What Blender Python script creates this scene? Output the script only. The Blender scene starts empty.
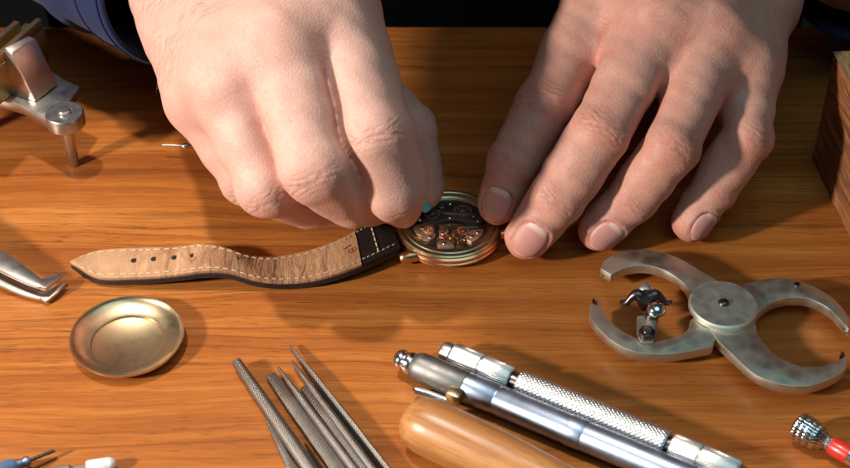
import bpy, bmesh, math, random
import numpy as np
from mathutils import Vector, Matrix, Euler
random.seed(7); np.random.seed(7)
S = 0.001                                   # everything below is measured in millimetres
scene = bpy.context.scene
COL = scene.collection

# ------------------------------------------------------------------ camera
PITCH = math.radians(41.0); DIST = 520.0; FPX = 1560.0
CAM = np.array([0.0, -DIST*math.cos(PITCH), DIST*math.sin(PITCH)])
RX = np.array([1.0, 0, 0]); UP = np.array([0, math.sin(PITCH), math.cos(PITCH)]); FW = np.array([0, math.cos(PITCH), -math.sin(PITCH)])
def P(u, v, z=0.0):
    """point of the photograph (u, v) at height z above the table, mm"""
    d = (u-425.0)*RX + (234.0-v)*UP + FPX*FW
    t = (z-CAM[2])/d[2]
    return CAM + d*t
cam = bpy.data.cameras.new('camera'); camo = bpy.data.objects.new('camera', cam); COL.objects.link(camo)
camo.location = CAM*S; camo.rotation_euler = (math.pi/2-PITCH, 0, 0)
cam.sensor_width = 36; cam.lens = 36*FPX/850.0; cam.clip_start = 0.01; cam.clip_end = 20
cam.dof.use_dof = True; cam.dof.focus_distance = 0.505; cam.dof.aperture_fstop = 20
scene.camera = camo

# ------------------------------------------------------------------ material helpers
class NT:
    def __init__(s, name):
        s.m = bpy.data.materials.new(name); s.m.use_nodes = True
        s.t = s.m.node_tree; s.t.nodes.clear()
        s.out = s.n('ShaderNodeOutputMaterial'); s.b = s.n('ShaderNodeBsdfPrincipled')
        s.l(s.b.outputs[0], s.out.inputs[0])
    def n(s, typ, **kw):
        nd = s.t.nodes.new(typ)
        for k, v in kw.items():
            if k.startswith('i_'):
                key = k[2:]; key = int(key) if key.isdigit() else key.replace('_', ' ')
                nd.inputs[key].default_value = v
            else: setattr(nd, k, v)
        return nd
    def l(s, a, b): s.t.links.new(a, b)
    def coords(s, scale=(1, 1, 1), rot=(0, 0, 0), kind='Object', loc=(0, 0, 0)):
        tc = s.n('ShaderNodeTexCoord'); mp = s.n('ShaderNodeMapping')
        mp.inputs['Scale'].default_value = scale; mp.inputs['Rotation'].default_value = rot; mp.inputs['Location'].default_value = loc
        s.l(tc.outputs[kind], mp.inputs[0]); return mp.outputs[0]
    def noise(s, vec, scale=1.0, detail=4.0, rough=0.55, dist=0.0):
        nd = s.n('ShaderNodeTexNoise'); nd.inputs['Scale'].default_value = scale; nd.inputs['Detail'].default_value = detail
        nd.inputs['Roughness'].default_value = rough; nd.inputs['Distortion'].default_value = dist
        s.l(vec, nd.inputs['Vector']); return nd.outputs[0]
    def ramp(s, fac, stops, interp='LINEAR'):
        r = s.n('ShaderNodeValToRGB'); r.color_ramp.interpolation = interp
        e = r.color_ramp.elements
        while len(e) < len(stops): e.new(0.5)
        for k, (p, c) in enumerate(stops):
            e[k].position = p; e[k].color = (c if len(c) == 4 else tuple(c)+(1,)) if hasattr(c, '__len__') else (c, c, c, 1)
        s.l(fac, r.inputs[0]); return r.outputs[0]
    def mix(s, fac, a, b, blend='MIX'):
        m = s.n('ShaderNodeMix', data_type='RGBA', blend_type=blend)
        for sock, v in ((m.inputs[0], fac), (m.inputs[6], a), (m.inputs[7], b)):
            if isinstance(v, (int, float)): sock.default_value = v if sock is m.inputs[0] else (v, v, v, 1)
            elif isinstance(v, tuple): sock.default_value = v if len(v) == 4 else v+(1,)
            else: s.l(v, sock)
        return m.outputs[2]
    def math(s, op, a, b=None, c=None):
        m = s.n('ShaderNodeMath', operation=op)
        for k, v in enumerate((a, b, c)):
            if v is None: continue
            if isinstance(v, (int, float)): m.inputs[k].default_value = v
            else: s.l(v, m.inputs[k])
        return m.outputs[0]
    def attr(s, name):
        a = s.n('ShaderNodeAttribute'); a.attribute_name = name; return a.outputs['Fac']
    def bump(s, h, strength=0.3, dist=0.001, prev=None):
        b = s.n('ShaderNodeBump'); b.inputs['Strength'].default_value = strength; b.inputs['Distance'].default_value = dist
        s.l(h, b.inputs['Height'])
        if prev is not None: s.l(prev, b.inputs['Normal'])
        s.l(b.outputs[0], s.b.inputs['Normal']); return b.outputs[0]
    def set(s, **kw):
        for k, v in kw.items():
            sock = s.b.inputs[k.replace('_', ' ')]
            if isinstance(v, bpy.types.NodeSocket): s.l(v, sock)
            elif isinstance(v, tuple) and sock.type == 'RGBA': sock.default_value = v if len(v) == 4 else v+(1,)
            else: sock.default_value = v
        return s

def metal(name, col, rough=0.3, var=0.35, scratch=0.15, dark=None, axis_scale=(300, 300, 300), aniso=0.0):
    m = NT(name)
    n1 = m.noise(m.coords((1, 1, 1)), 220, 6, 0.6)
    n2 = m.noise(m.coords(axis_scale), 6, 3, 0.6)
    dk = dark or tuple(c*0.55 for c in col)
    f = m.ramp(n1, [(0.35, 0.0), (0.7, 1.0)])
    m.set(Base_Color=m.mix(m.math('MULTIPLY', f, var), col, dk), Metallic=1.0,
          Roughness=m.math('ADD', m.math('MULTIPLY', n1, rough*0.9), rough*0.55))
    m.bump(n2, scratch, 0.0002)
    m.set(Anisotropic=aniso)
    return m.m

# ------------------------------------------------------------------ mesh helpers
class MB:
    def __init__(s): s.v = []; s.f = []
    def add(s, V, F):
        o = len(s.v); s.v += [tuple(map(float, p)) for p in V]; s.f += [tuple(o+i for i in f) for f in F]; return s
    def revolve(s, prof, axis='z', seg=48, c=(0, 0, 0), close=False, fn=None):
        """profile of (radius, along); caps where the radius is zero"""
        V, F, rows = [], [], []
        for r, h in prof:
            row = []
            if r < 1e-6: row = [len(V)]*seg; V.append(s._ax(0, 0, h, axis, c))
            else:
                for k in range(seg):
                    a = 2*math.pi*k/seg; rr = r if fn is None else fn(r, h, a)
                    row.append(len(V)); V.append(s._ax(rr*math.cos(a), rr*math.sin(a), h, axis, c))
            rows.append(row)
        pairs = list(zip(rows[:-1], rows[1:]))
        if close: pairs.append((rows[-1], rows[0]))
        for A, B in pairs:
            for k in range(seg):
                q = [A[k], A[(k+1) % seg], B[(k+1) % seg], B[k]]
                u = []
                for i in q:
                    if i not in u: u.append(i)
                if len(u) > 2: F.append(u)
        return s.add(V, F)
    def _ax(s, x, y, h, axis, c):
        p = (x, y, h) if axis == 'z' else (h, x, y) if axis == 'x' else (y, h, x)
        return (p[0]+c[0], p[1]+c[1], p[2]+c[2])
    def prism(s, poly, z0, z1):
        n = len(poly); V = [(p[0], p[1], z0) for p in poly]+[(p[0], p[1], z1) for p in poly]
        F = [tuple(range(n-1, -1, -1)), tuple(range(n, 2*n))]+[(k, (k+1) % n, n+(k+1) % n, n+k) for k in range(n)]
        return s.add(V, F)
    def box(s, c, d, rot=None):
        V = []
        for z in (-1, 1):
            for x, y in ((-1, -1), (1, -1), (1, 1), (-1, 1)):
                p = Vector((x*d[0]/2, y*d[1]/2, z*d[2]/2))
                if rot is not None: p = rot @ p
                V.append((p.x+c[0], p.y+c[1], p.z+c[2]))
        return s.add(V, [(3, 2, 1, 0), (4, 5, 6, 7), (0, 1, 5, 4), (1, 2, 6, 5), (2, 3, 7, 6), (3, 0, 4, 7)])
    def loft(s, rings, cap=True):
        n = len(rings[0]); V = [p for r in rings for p in r]; F = []
        for j in range(len(rings)-1):
            for k in range(n):
                F.append((j*n+k, j*n+(k+1) % n, (j+1)*n+(k+1) % n, (j+1)*n+k))
        if cap: F += [tuple(range(n-1, -1, -1)), tuple((len(rings)-1)*n+k for k in range(n))]
        return s.add(V, F)
    def tube(s, pts, rad, seg=12, cap=True):
        pts = [Vector(p) for p in pts]; rings = []
        ref = Vector((0, 0, 1))
        for j, p in enumerate(pts):
            t = (pts[min(j+1, len(pts)-1)]-pts[max(j-1, 0)]).normalized()
            if abs(t.dot(ref)) > 0.95: ref = Vector((0, 1, 0))
            a = t.cross(ref).normalized(); b = a.cross(t)
            r = rad[j] if hasattr(rad, '__len__') else rad
            rings.append([tuple(p+a*math.cos(2*math.pi*k/seg)*r+b*math.sin(2*math.pi*k/seg)*r) for k in range(seg)])
        return s.loft(rings, cap)
    def build(s, name, mat, parent=None, origin=(0, 0, 0), bevel=0.0, bseg=2, smooth=True, angle=35, local=False):
        """one mesh object; vertices are given about `origin` (mm) unless local"""
        o3 = (0, 0, 0) if local else origin
        me = bpy.data.meshes.new(name)
        me.from_pydata([((p[0]-o3[0])*S, (p[1]-o3[1])*S, (p[2]-o3[2])*S) for p in s.v], [], s.f); me.update()
        bm = bmesh.new(); bm.from_mesh(me)
        bmesh.ops.recalc_face_normals(bm, faces=bm.faces)
        if bevel:
            es = [e for e in bm.edges if len(e.link_faces) == 2 and e.calc_face_angle(0) > math.radians(30)]
            bmesh.ops.bevel(bm, geom=es, offset=bevel*S, segments=bseg, affect='EDGES', profile=0.5, clamp_overlap=True)
        bm.to_mesh(me); bm.free()
        if smooth:
            me.polygons.foreach_set('use_smooth', [True]*len(me.polygons)); me.set_sharp_from_angle(angle=math.radians(angle))
        me.materials.append(mat)
        o = bpy.data.objects.new(name, me); COL.objects.link(o)
        if parent is not None: o.parent = parent
        elif not local: o.location = [c*S for c in origin]
        return o
def tag(o, label=None, cat=None, group=None, kind=None):
    for k, v in (('label', label), ('category', cat), ('group', group), ('kind', kind)):
        if v: o[k] = v
    return o
def empty(name, loc, label, cat, group=None):
    o = bpy.data.objects.new(name, None); COL.objects.link(o); o.empty_display_size = 0.01
    o.location = [c*S for c in loc]; return tag(o, label, cat, group)
def axis_empty(name, p0, p1, label, cat, group=None, roll=0.0):
    """Empty at p0 whose local x runs to p1"""
    o = empty(name, p0, label, cat, group)
    x = (Vector(p1)-Vector(p0)).normalized(); y = Vector((0, 0, 1)).cross(x).normalized(); z = x.cross(y)
    M = Matrix((x, y, z)).transposed() @ Matrix.Rotation(roll, 3, 'X')
    o.rotation_euler = M.to_euler(); return o
def dup(root, label=None):
    c = root.copy(); COL.objects.link(c)
    for ch in root.children:
        d = ch.copy(); COL.objects.link(d); d.parent = c
    if label: c['label'] = label
    return c
def catmull(pts, n=8, closed=False):
    pts = [np.array(p, float) for p in pts]; m = len(pts); out = []
    rng = range(m if closed else m-1)
    for i in rng:
        g = (lambda k: pts[k % m]) if closed else (lambda k: pts[max(0, min(m-1, k))])
        p0, p1, p2, p3 = g(i-1), g(i), g(i+1), g(i+2)
        for j in range(n):
            t = j/n
            out.append(0.5*((2*p1)+(-p0+p2)*t+(2*p0-5*p1+4*p2-p3)*t*t+(-p0+3*p1-3*p2+p3)*t**3))
    if not closed: out.append(pts[-1])
    return out
# ------------------------------------------------------------------ materials
def mat_table():
    m = NT('table_wood')
    tc = m.coords((1, 1, 1))
    def disp(scale, amp, src):
        w = m.noise(m.coords(scale), 1.0, 3, 0.5)
        c = m.n('ShaderNodeCombineXYZ'); m.l(m.math('MULTIPLY', m.math('SUBTRACT', w, 0.5), amp), c.inputs[1])
        v = m.n('ShaderNodeVectorMath', operation='ADD'); m.l(src, v.inputs[0]); m.l(c.outputs[0], v.inputs[1]); return v.outputs[0]
    wv = disp((5.0, 16, 3), 0.020, tc); wv = disp((22, 45, 3), 0.0035, wv)
    def mp(scale, loc=(0, 0, 0)):
        k = m.n('ShaderNodeMapping'); k.inputs['Scale'].default_value = scale; k.inputs['Location'].default_value = loc
        m.l(wv, k.inputs[0]); return k.outputs[0]
    broad = m.noise(mp((2.2, 40, 1)), 1.6, 3, 0.55)
    mid = m.noise(mp((7, 230, 1), (3, 1, 0)), 1.2, 4, 0.6)
    fine = m.noise(mp((38, 1250, 1), (5, 2, 0)), 1.0, 3, 0.65)
    dash = m.noise(mp((120, 2600, 1), (1, 7, 0)), 1.0, 1, 0.5)
    gate = m.noise(mp((5, 120, 1), (2, 9, 0)), 1.0, 2, 0.5)
    sp = m.n('ShaderNodeSeparateXYZ'); m.l(wv, sp.inputs[0])
    ph = m.math('ADD', m.math('MULTIPLY', sp.outputs[1], 1150.0), m.math('MULTIPLY', broad, 26.0))
    ring = m.math('POWER', m.math('ADD', m.math('MULTIPLY', m.math('SINE', ph), 0.5), 0.5), 7.0)      # late wood lines
    c = m.ramp(broad, [(0.32, (0.31, 0.086, 0.016)), (0.50, (0.43, 0.134, 0.025)), (0.68, (0.53, 0.196, 0.044))])
    c = m.mix(m.ramp(mid, [(0.34, 0.40), (0.56, 0.0)]), c, (0.24, 0.066, 0.013))
    c = m.mix(m.ramp(mid, [(0.54, 0.0), (0.76, 0.26)]), c, (0.64, 0.28, 0.075))
    c = m.mix(m.math('MULTIPLY', ring, m.ramp(gate, [(0.36, 0.60), (0.58, 0.10)])), c, (0.15, 0.038, 0.009))
    c = m.mix(m.ramp(fine, [(0.36, 0.42), (0.52, 0.0)]), c, (0.20, 0.058, 0.013))
    c = m.mix(m.ramp(fine, [(0.56, 0.0), (0.74, 0.16)]), c, (0.68, 0.31, 0.09))
    c = m.mix(m.math('MULTIPLY', m.ramp(dash, [(0.30, 0.85), (0.37, 0.0)]), m.ramp(gate, [(0.4, 1.0), (0.62, 0.25)])), c, (0.11, 0.03, 0.009))
    sm = m.noise(m.coords((1, 1, 1)), 30, 5, 0.6)
    m.set(Base_Color=c, Roughness=m.math('ADD', m.math('MULTIPLY', sm, 0.20), 0.28), Specular_IOR_Level=0.32)
    m.bump(m.math('ADD', fine, m.math('MULTIPLY', dash, 0.6)), 0.12, 0.0002)
    return m.m
def mat_block():
    m = NT('rough_sawn_wood')
    w = m.noise(m.coords((30, 30, 14)), 1.0, 4, 0.6)
    g = m.noise(m.coords((160, 30, 420), rot=(0.35, 0, 0)), 1.0, 6, 0.7, 0.6)
    g2 = m.noise(m.coords((260, 60, 900), rot=(0.35, 0, 0)), 1.0, 4, 0.7)
    c = m.ramp(g, [(0.28, (0.07, 0.022, 0.009)), (0.46, (0.28, 0.095, 0.026)), (0.60, (0.48, 0.19, 0.05)), (0.8, (0.60, 0.28, 0.09))])
    c = m.mix(m.ramp(g2, [(0.35, 0.7), (0.55, 0)]), c, (0.05, 0.017, 0.008))
    c = m.mix(m.ramp(w, [(0.4, 0), (0.7, 0.5)]), c, (0.09, 0.035, 0.015))
    m.set(Base_Color=c, Roughness=0.75)
    m.bump(m.math('ADD', g, g2), 0.6, 0.0006)
    return m.m
def mat_endgrain():
    m = NT('sawn_end_grain')
    g = m.noise(m.coords((700, 160, 700), rot=(0, 0, 0.5)), 1.0, 5, 0.7)
    c = m.ramp(g, [(0.3, (0.13, 0.07, 0.025)), (0.5, (0.32, 0.19, 0.075)), (0.72, (0.48, 0.31, 0.14))])
    m.set(Base_Color=c, Roughness=0.8); m.bump(g, 0.7, 0.001); return m.m
def mat_handle():
    m = NT('pale_turned_wood')
    w = m.noise(m.coords((8, 60, 60)), 1.2, 3, 0.5)
    g = m.noise(m.coords((14, 330, 330)), 1.0, 6, 0.7, 0.4)
    f = m.noise(m.coords((120, 1500, 1500)), 1.0, 3, 0.6)
    c = m.ramp(g, [(0.28, (0.24, 0.085, 0.022)), (0.5, (0.45, 0.185, 0.055)), (0.72, (0.55, 0.265, 0.095))])
    c = m.mix(m.ramp(w, [(0.35, 0.4), (0.6, 0)]), c, (0.30, 0.12, 0.04))
    c = m.mix(m.ramp(f, [(0.36, 0.35), (0.46, 0)]), c, (0.22, 0.085, 0.03))
    m.set(Base_Color=c, Roughness=m.math('ADD', m.math('MULTIPLY', g, 0.2), 0.27), Coat_Weight=0.10, Coat_Roughness=0.3)
    m.bump(f, 0.12, 0.0002); return m.m
def mat_skin(nail=False):
    m = NT('fingernail_keratin' if nail else 'skin')
    co = m.coords((1, 1, 1))
    n1 = m.noise(co, 60, 4, 0.6); n2 = m.noise(co, 330, 5, 0.65); n3 = m.noise(co, 1100, 3, 0.6)
    if nail:
        c = m.mix(m.ramp(n1, [(0.3, 0), (0.7, 1)]), (0.60, 0.29, 0.255), (0.52, 0.225, 0.195))
        edge = m.attr('edge')
        c = m.mix(m.ramp(edge, [(0.80, 0.0), (0.93, 0.75)]), c, (0.74, 0.55, 0.42))
        c = m.mix(m.ramp(m.attr('lunula'), [(0.0, 0.0), (1.0, 0.8)]), c, (0.80, 0.58, 0.52))
        ridg = m.noise(co, 500, 2, 0.5)
        m.set(Base_Color=c, Roughness=0.48, Subsurface_Weight=0.15, Subsurface_Radius=(0.8, 0.4, 0.25), Subsurface_Scale=0.0015, Specular_IOR_Level=0.5)
        m.bump(ridg, 0.06, 0.0002); return m.m
    red = m.math('MULTIPLY', m.attr('red'), m.ramp(m.noise(co, 190, 5, 0.7), [(0.32, 0.35), (0.62, 1.15)])); pale = m.attr('pale')
    base = m.mix(m.ramp(n1, [(0.3, 0), (0.7, 1)]), (0.65, 0.375, 0.292), (0.59, 0.30, 0.23))
    n4 = m.noise(co, 130, 4, 0.65)
    base = m.mix(m.ramp(n4, [(0.45, 0), (0.68, 0.45)]), base, (0.56, 0.24, 0.19))
    base = m.mix(m.ramp(n2, [(0.42, 0), (0.72, 0.55)]), base, (0.56, 0.275, 0.215))
    base = m.mix(m.math('MULTIPLY', red, 0.85), base, (0.54, 0.195, 0.145))
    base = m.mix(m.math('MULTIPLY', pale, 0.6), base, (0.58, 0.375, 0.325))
    # freckles and pores
    vo = m.n('ShaderNodeTexVoronoi'); vo.inputs['Scale'].default_value = 140; m.l(co, vo.inputs['Vector'])
    fr = m.math('MULTIPLY', m.ramp(vo.outputs['Distance'], [(0.05, 0.45), (0.11, 0.0)]), m.ramp(n1, [(0.46, 0.0), (0.56, 1.0)]))
    base = m.mix(fr, base, (0.36, 0.15, 0.09))
    # wrinkles at the joints: lines across the finger
    s = m.attr('wr_s'); l = m.attr('wr_l'); w = m.attr('wr_w')
    wob = m.math('MULTIPLY', m.math('SUBTRACT', n2, 0.5), 2.6)
    curve = m.math('MULTIPLY', m.math('MULTIPLY', l, l), 0.035)
    sg = m.math('SIGN', s)
    ph = m.math('ADD', m.math('ADD', s, m.math('MULTIPLY', curve, m.math('MULTIPLY', sg, -1.0))), wob)
    wave = m.math('SINE', m.math('MULTIPLY', ph, 3.3))
    wave = m.math('POWER', m.math('ADD', m.math('MULTIPLY', wave, 0.5), 0.5), 3.0)
    gate = m.ramp(m.noise(co, 160, 2, 0.5), [(0.38, 0.1), (0.58, 1.0)])
    wr = m.math('MULTIPLY', m.math('MULTIPLY', wave, gate), w)
    base = m.mix(m.math('MULTIPLY', wr, 0.34), base, (0.40, 0.13, 0.085))
    # fine skin lattice
    v2 = m.n('ShaderNodeTexVoronoi', feature='DISTANCE_TO_EDGE'); v2.inputs['Scale'].default_value = 900; m.l(co, v2.inputs['Vector'])
    lat = m.ramp(v2.outputs['Distance'], [(0.0, 0.0), (0.18, 1.0)])
    base = m.mix(m.ramp(lat, [(0.0, 0.16), (0.8, 0.0)]), base, (0.40, 0.17, 0.12))
    base = m.mix(m.ramp(n3, [(0.5, 0.0), (0.75, 0.3)]), base, (0.74, 0.50, 0.42))
    h = m.math('ADD', m.math('MULTIPLY', lat, 0.24), m.math('MULTIPLY', n3, 0.35))
    h = m.math('ADD', h, m.math('MULTIPLY', n2, 0.55))
    h = m.math('SUBTRACT', h, m.math('MULTIPLY', wr, 1.0))
    m.set(Base_Color=base, Roughness=m.math('ADD', m.math('MULTIPLY', n2, 0.25), 0.42), Subsurface_Weight=0.22,
          Subsurface_Radius=(1.0, 0.36, 0.2), Subsurface_Scale=0.0022, Specular_IOR_Level=0.42)
    m.bump(h, 0.36, 0.00045); return m.m
def mat_cloth():
    m = NT('navy_cotton')
    n1 = m.noise(m.coords((1, 1, 1)), 35, 4, 0.6)
    w1 = m.n('ShaderNodeTexWave', wave_type='BANDS', bands_direction='DIAGONAL'); w1.inputs['Scale'].default_value = 900; w1.inputs['Distortion'].default_value = 1.5
    m.l(m.coords((1, 1, 1)), w1.inputs['Vector'])
    fz = m.noise(m.coords((1, 1, 1)), 1400, 2, 0.6)
    c = m.mix(n1, (0.008, 0.014, 0.058), (0.016, 0.026, 0.098))
    c = m.mix(m.math('MULTIPLY', w1.outputs['Fac'], 0.12), c, (0.024, 0.03, 0.09))
    m.set(Base_Color=c, Roughness=0.9, Sheen_Weight=0.08, Specular_IOR_Level=0.15)
    m.bump(m.math('ADD', w1.outputs['Fac'], fz), 0.5, 0.0004); return m.m
def mat_shaded_cloth():  # shirt cloth with its shade put into the colour
    m = NT('shaded_shirt_cloth'); n = m.noise(m.coords((1, 1, 1)), 300, 3)
    m.set(Base_Color=m.mix(n, (0.006, 0.006, 0.010), (0.012, 0.012, 0.020)), Roughness=0.95, Specular_IOR_Level=0.1); return m.m
def mat_lining():
    m = NT('tan_leather_lining')
    co = m.coords((1, 1, 1))
    n1 = m.noise(co, 120, 5, 0.6)
    cr = m.noise(m.coords((420, 75, 75), rot=(0, 0, -0.12)), 1.0, 4, 0.6, 0.8)
    cre = m.attr('crease')
    c = m.ramp(n1, [(0.3, (0.36, 0.175, 0.085)), (0.55, (0.46, 0.25, 0.135)), (0.75, (0.52, 0.31, 0.18))])
    lines = m.math('MULTIPLY', m.ramp(cr, [(0.34, 1.0), (0.46, 0.0)]), cre)
    c = m.mix(m.math('MULTIPLY', lines, 0.7), c, (0.15, 0.06, 0.025))
    c = m.mix(m.math('MULTIPLY', m.ramp(cr, [(0.56, 0.0), (0.7, 1.0)]), m.math('MULTIPLY', cre, 0.6)), c, (0.74, 0.52, 0.34))
    c = m.mix(m.math('MULTIPLY', m.attr('dirt'), 0.6), c, (0.15, 0.06, 0.028))
    m.set(Base_Color=c, Roughness=0.48, Specular_IOR_Level=0.4)
    m.bump(m.math('ADD', m.math('MULTIPLY', m.math('MULTIPLY', cr, cre), 1.4), m.math('MULTIPLY', m.noise(co, 1500, 3), 0.25)), 0.8, 0.0009); return m.m
def mat_leather():
    m = NT('dark_leather')
    v = m.n('ShaderNodeTexVoronoi'); v.inputs['Scale'].default_value = 900; m.l(m.coords((1, 1, 1)), v.inputs['Vector'])
    n = m.noise(m.coords((1, 1, 1)), 90, 4)
    m.set(Base_Color=m.mix(n, (0.010, 0.008, 0.010), (0.030, 0.020, 0.018)), Roughness=0.42)
    m.bump(v.outputs['Distance'], 0.35, 0.0003); return m.m
def mat_plain(name, col, rough=0.5, var=0.3, metallic=0.0, scale=300, bump=0.1, coat=0.0):
    m = NT(name); n = m.noise(m.coords((1, 1, 1)), scale, 4)
    m.set(Base_Color=m.mix(n, tuple(c*(1-var) for c in col), tuple(min(1, c*(1+var)) for c in col)),
          Roughness=m.math('ADD', m.math('MULTIPLY', n, rough*0.5), rough*0.75), Metallic=metallic, Coat_Weight=coat)
    m.bump(n, bump, 0.0002); return m.m
def mat_knurl(name, col, sx=1300, sa=24, rough=0.28, strength=0.9, diag=True, wear=0.35, dark=(0.12, 0.10, 0.08)):
    """metal cut with two sets of grooves along and around local x"""
    m = NT(name)
    tc = m.n('ShaderNodeTexCoord'); sp = m.n('ShaderNodeSeparateXYZ'); m.l(tc.outputs['Object'], sp.inputs[0])
    ang = m.math('ARCTAN2', sp.outputs[1], sp.outputs[2])
    a = m.math('MULTIPLY', ang, float(sa)); x = m.math('MULTIPLY', sp.outputs[0], float(sx))
    if diag:
        w1 = m.math('SINE', m.math('ADD', x, a)); w2 = m.math('SINE', m.math('SUBTRACT', x, a))
    else:
        w1 = m.math('SINE', x); w2 = m.math('SINE', a)
    h = m.math('MULTIPLY', m.math('ADD', m.math('ABSOLUTE', w1), m.math('ABSOLUTE', w2)), 0.5)
    n = m.noise(m.coords((1, 1, 1)), 260, 5, 0.6)
    c = m.mix(m.ramp(h, [(0.28, 0.95), (0.62, 0.0)]), col, dark)
    c = m.mix(m.math('MULTIPLY', m.ramp(n, [(0.4, 0), (0.7, 1)]), wear), c, dark)
    m.set(Base_Color=c, Metallic=1.0, Roughness=m.math('ADD', m.math('MULTIPLY', n, rough), rough*0.5))
    m.bump(h, strength, 0.0003); return m.m
def mat_file():
    m = NT('file_steel')
    tc = m.n('ShaderNodeTexCoord'); sp = m.n('ShaderNodeSeparateXYZ'); m.l(tc.outputs['Object'], sp.inputs[0])
    yz = m.math('ADD', sp.outputs[1], sp.outputs[2])
    w1 = m.math('SINE', m.math('ADD', m.math('MULTIPLY', sp.outputs[0], 6500.0), m.math('MULTIPLY', yz, 4500.0)))
    w2 = m.math('SINE', m.math('SUBTRACT', m.math('MULTIPLY', sp.outputs[0], 7000.0), m.math('MULTIPLY', yz, 7000.0)))
    n = m.noise(m.coords((1, 1, 1)), 150, 5, 0.6)
    h = m.math('ADD', m.math('MULTIPLY', w1, 0.6), m.math('MULTIPLY', w2, 0.4))
    c = m.mix(m.ramp(h, [(0.3, 0.0), (0.8, 1.0)]), (0.20, 0.18, 0.165), (0.44, 0.405, 0.375))
    c = m.mix(m.math('MULTIPLY', m.ramp(n, [(0.45, 0), (0.7, 1)]), 0.5), c, (0.20, 0.13, 0.09))
    m.set(Base_Color=c, Metallic=0.9, Roughness=0.42)
    m.bump(h, 0.4, 0.00015); return m.m

def mat_perlage(name, col, dark):
    """nickel with overlapping round polishing marks"""
    m = NT(name); co = m.coords((1, 1, 1))
    v = m.n('ShaderNodeTexVoronoi', feature='SMOOTH_F1'); v.inputs['Scale'].default_value = 260; v.inputs['Smoothness'].default_value = 0.15; m.l(co, v.inputs['Vector'])
    n = m.noise(co, 180, 6, 0.65); f = m.noise(m.coords((1500, 300, 300)), 1.0, 3, 0.6)
    c = m.mix(m.ramp(v.outputs['Distance'], [(0.10, 0.0), (0.62, 0.25)]), col, dark)
    c = m.mix(m.ramp(n, [(0.45, 0.0), (0.7, 0.12)]), c, tuple(x*0.7 for x in dark))
    m.set(Base_Color=c, Metallic=1.0, Roughness=m.math('ADD', m.math('MULTIPLY', n, 0.25), m.math('MULTIPLY', v.outputs['Distance'], 0.18)))
    r = m.math('ADD', m.math('MULTIPLY', n, 0.28), m.math('ADD', m.math('MULTIPLY', v.outputs['Distance'], 0.2), 0.22)); m.set(Roughness=r)
    m.bump(m.math('ADD', f, n), 0.15, 0.0002); return m.m
M = dict(
    table=mat_table(), block=mat_block(), endgrain=mat_endgrain(), handle=mat_handle(), skin=mat_skin(), nail=mat_skin(True),
    cloth=mat_cloth(), shaded_cloth=mat_shaded_cloth(), lining=mat_lining(), leather=mat_leather(),
    thread=mat_plain('cream_thread', (0.56, 0.44, 0.30), 0.8, 0.2, 0, 2000, 0.4),
    steel=metal('worn_steel', (0.56, 0.54, 0.50), 0.34), nickel=mat_perlage('grained_nickel', (0.66, 0.63, 0.54), (0.46, 0.44, 0.36)),
    chrome=metal('chrome', (0.80, 0.80, 0.82), 0.16, 0.2, 0.05), dark_steel=metal('dark_steel', (0.16, 0.14, 0.15), 0.30, 0.5, 0.3),
    brass=metal('tarnished_brass', (0.62, 0.46, 0.22), 0.34, 0.5, 0.25, (0.36, 0.25, 0.11)),
    dish_wall=metal('polished_gilt_brass', (0.74, 0.57, 0.36), 0.32, 0.6, 0.08, (0.36, 0.25, 0.14)), dish=metal('worn_gilt_brass', (0.62, 0.46, 0.28), 0.38, 0.8, 0.08, (0.33, 0.23, 0.13)),
    gold=metal('rose_gold', (0.85, 0.50, 0.27), 0.27, 0.3, 0.1), ring=metal('greenish_brass', (0.60, 0.50, 0.30), 0.32, 0.4, 0.2, (0.38, 0.34, 0.20)),
    copper=metal('copper_gilt_bridge', (1.0, 0.60, 0.39), 0.48, 0.3, 0.15), plate=metal('dark_blued_plate', (0.27, 0.22, 0.21), 0.36, 0.4, 0.1),
    blue=metal('blue_grey_anodised', (0.34, 0.40, 0.53), 0.42, 0.25, 0.1), silver=metal('dull_silver', (0.80, 0.79, 0.76), 0.34, 0.25, 0.2), grip=mat_knurl('grey_fine_knurl', (0.27, 0.26, 0.255), 5200, 60, 0.5, 0.08, True, 0.2),
    knurl=mat_knurl('silver_knurl', (0.80, 0.77, 0.72), 2600, 26, 0.24, 0.8, True, 0.35), straight=mat_knurl('silver_reeded', (0.80, 0.77, 0.72), 60, 22, 0.22, 0.8, False, 0.35),
    screw_knurl=mat_knurl('chrome_coarse_knurl', (0.82, 0.82, 0.84), 1500, 10, 0.14, 1.0, False, 0.15),
    file=mat_file(), red=mat_plain('red_plastic', (0.55, 0.025, 0.015), 0.3, 0.15, 0, 200, 0.05, 0.3),
    turquoise=mat_plain('turquoise_plastic', (0.10, 0.52, 0.55), 0.4, 0.15), blueplastic=mat_plain('slate_blue_plastic', (0.10, 0.17, 0.30), 0.35, 0.2, 0, 200, 0.05, 0.3),
    white=mat_plain('white_plastic', (0.78, 0.76, 0.74), 0.35, 0.08), ruby=mat_plain('ruby_jewel', (0.22, 0.01, 0.02), 0.1, 0.1, 0, 200, 0.0, 0.8),
    tube=mat_plain('grey_tube', (0.20, 0.15, 0.12), 0.5, 0.3), hole=mat_plain('dark_hole', (0.02, 0.012, 0.008), 0.9, 0.2), ink=mat_plain('stamped_mark', (0.20, 0.085, 0.035), 0.7, 0.2),
)
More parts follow.
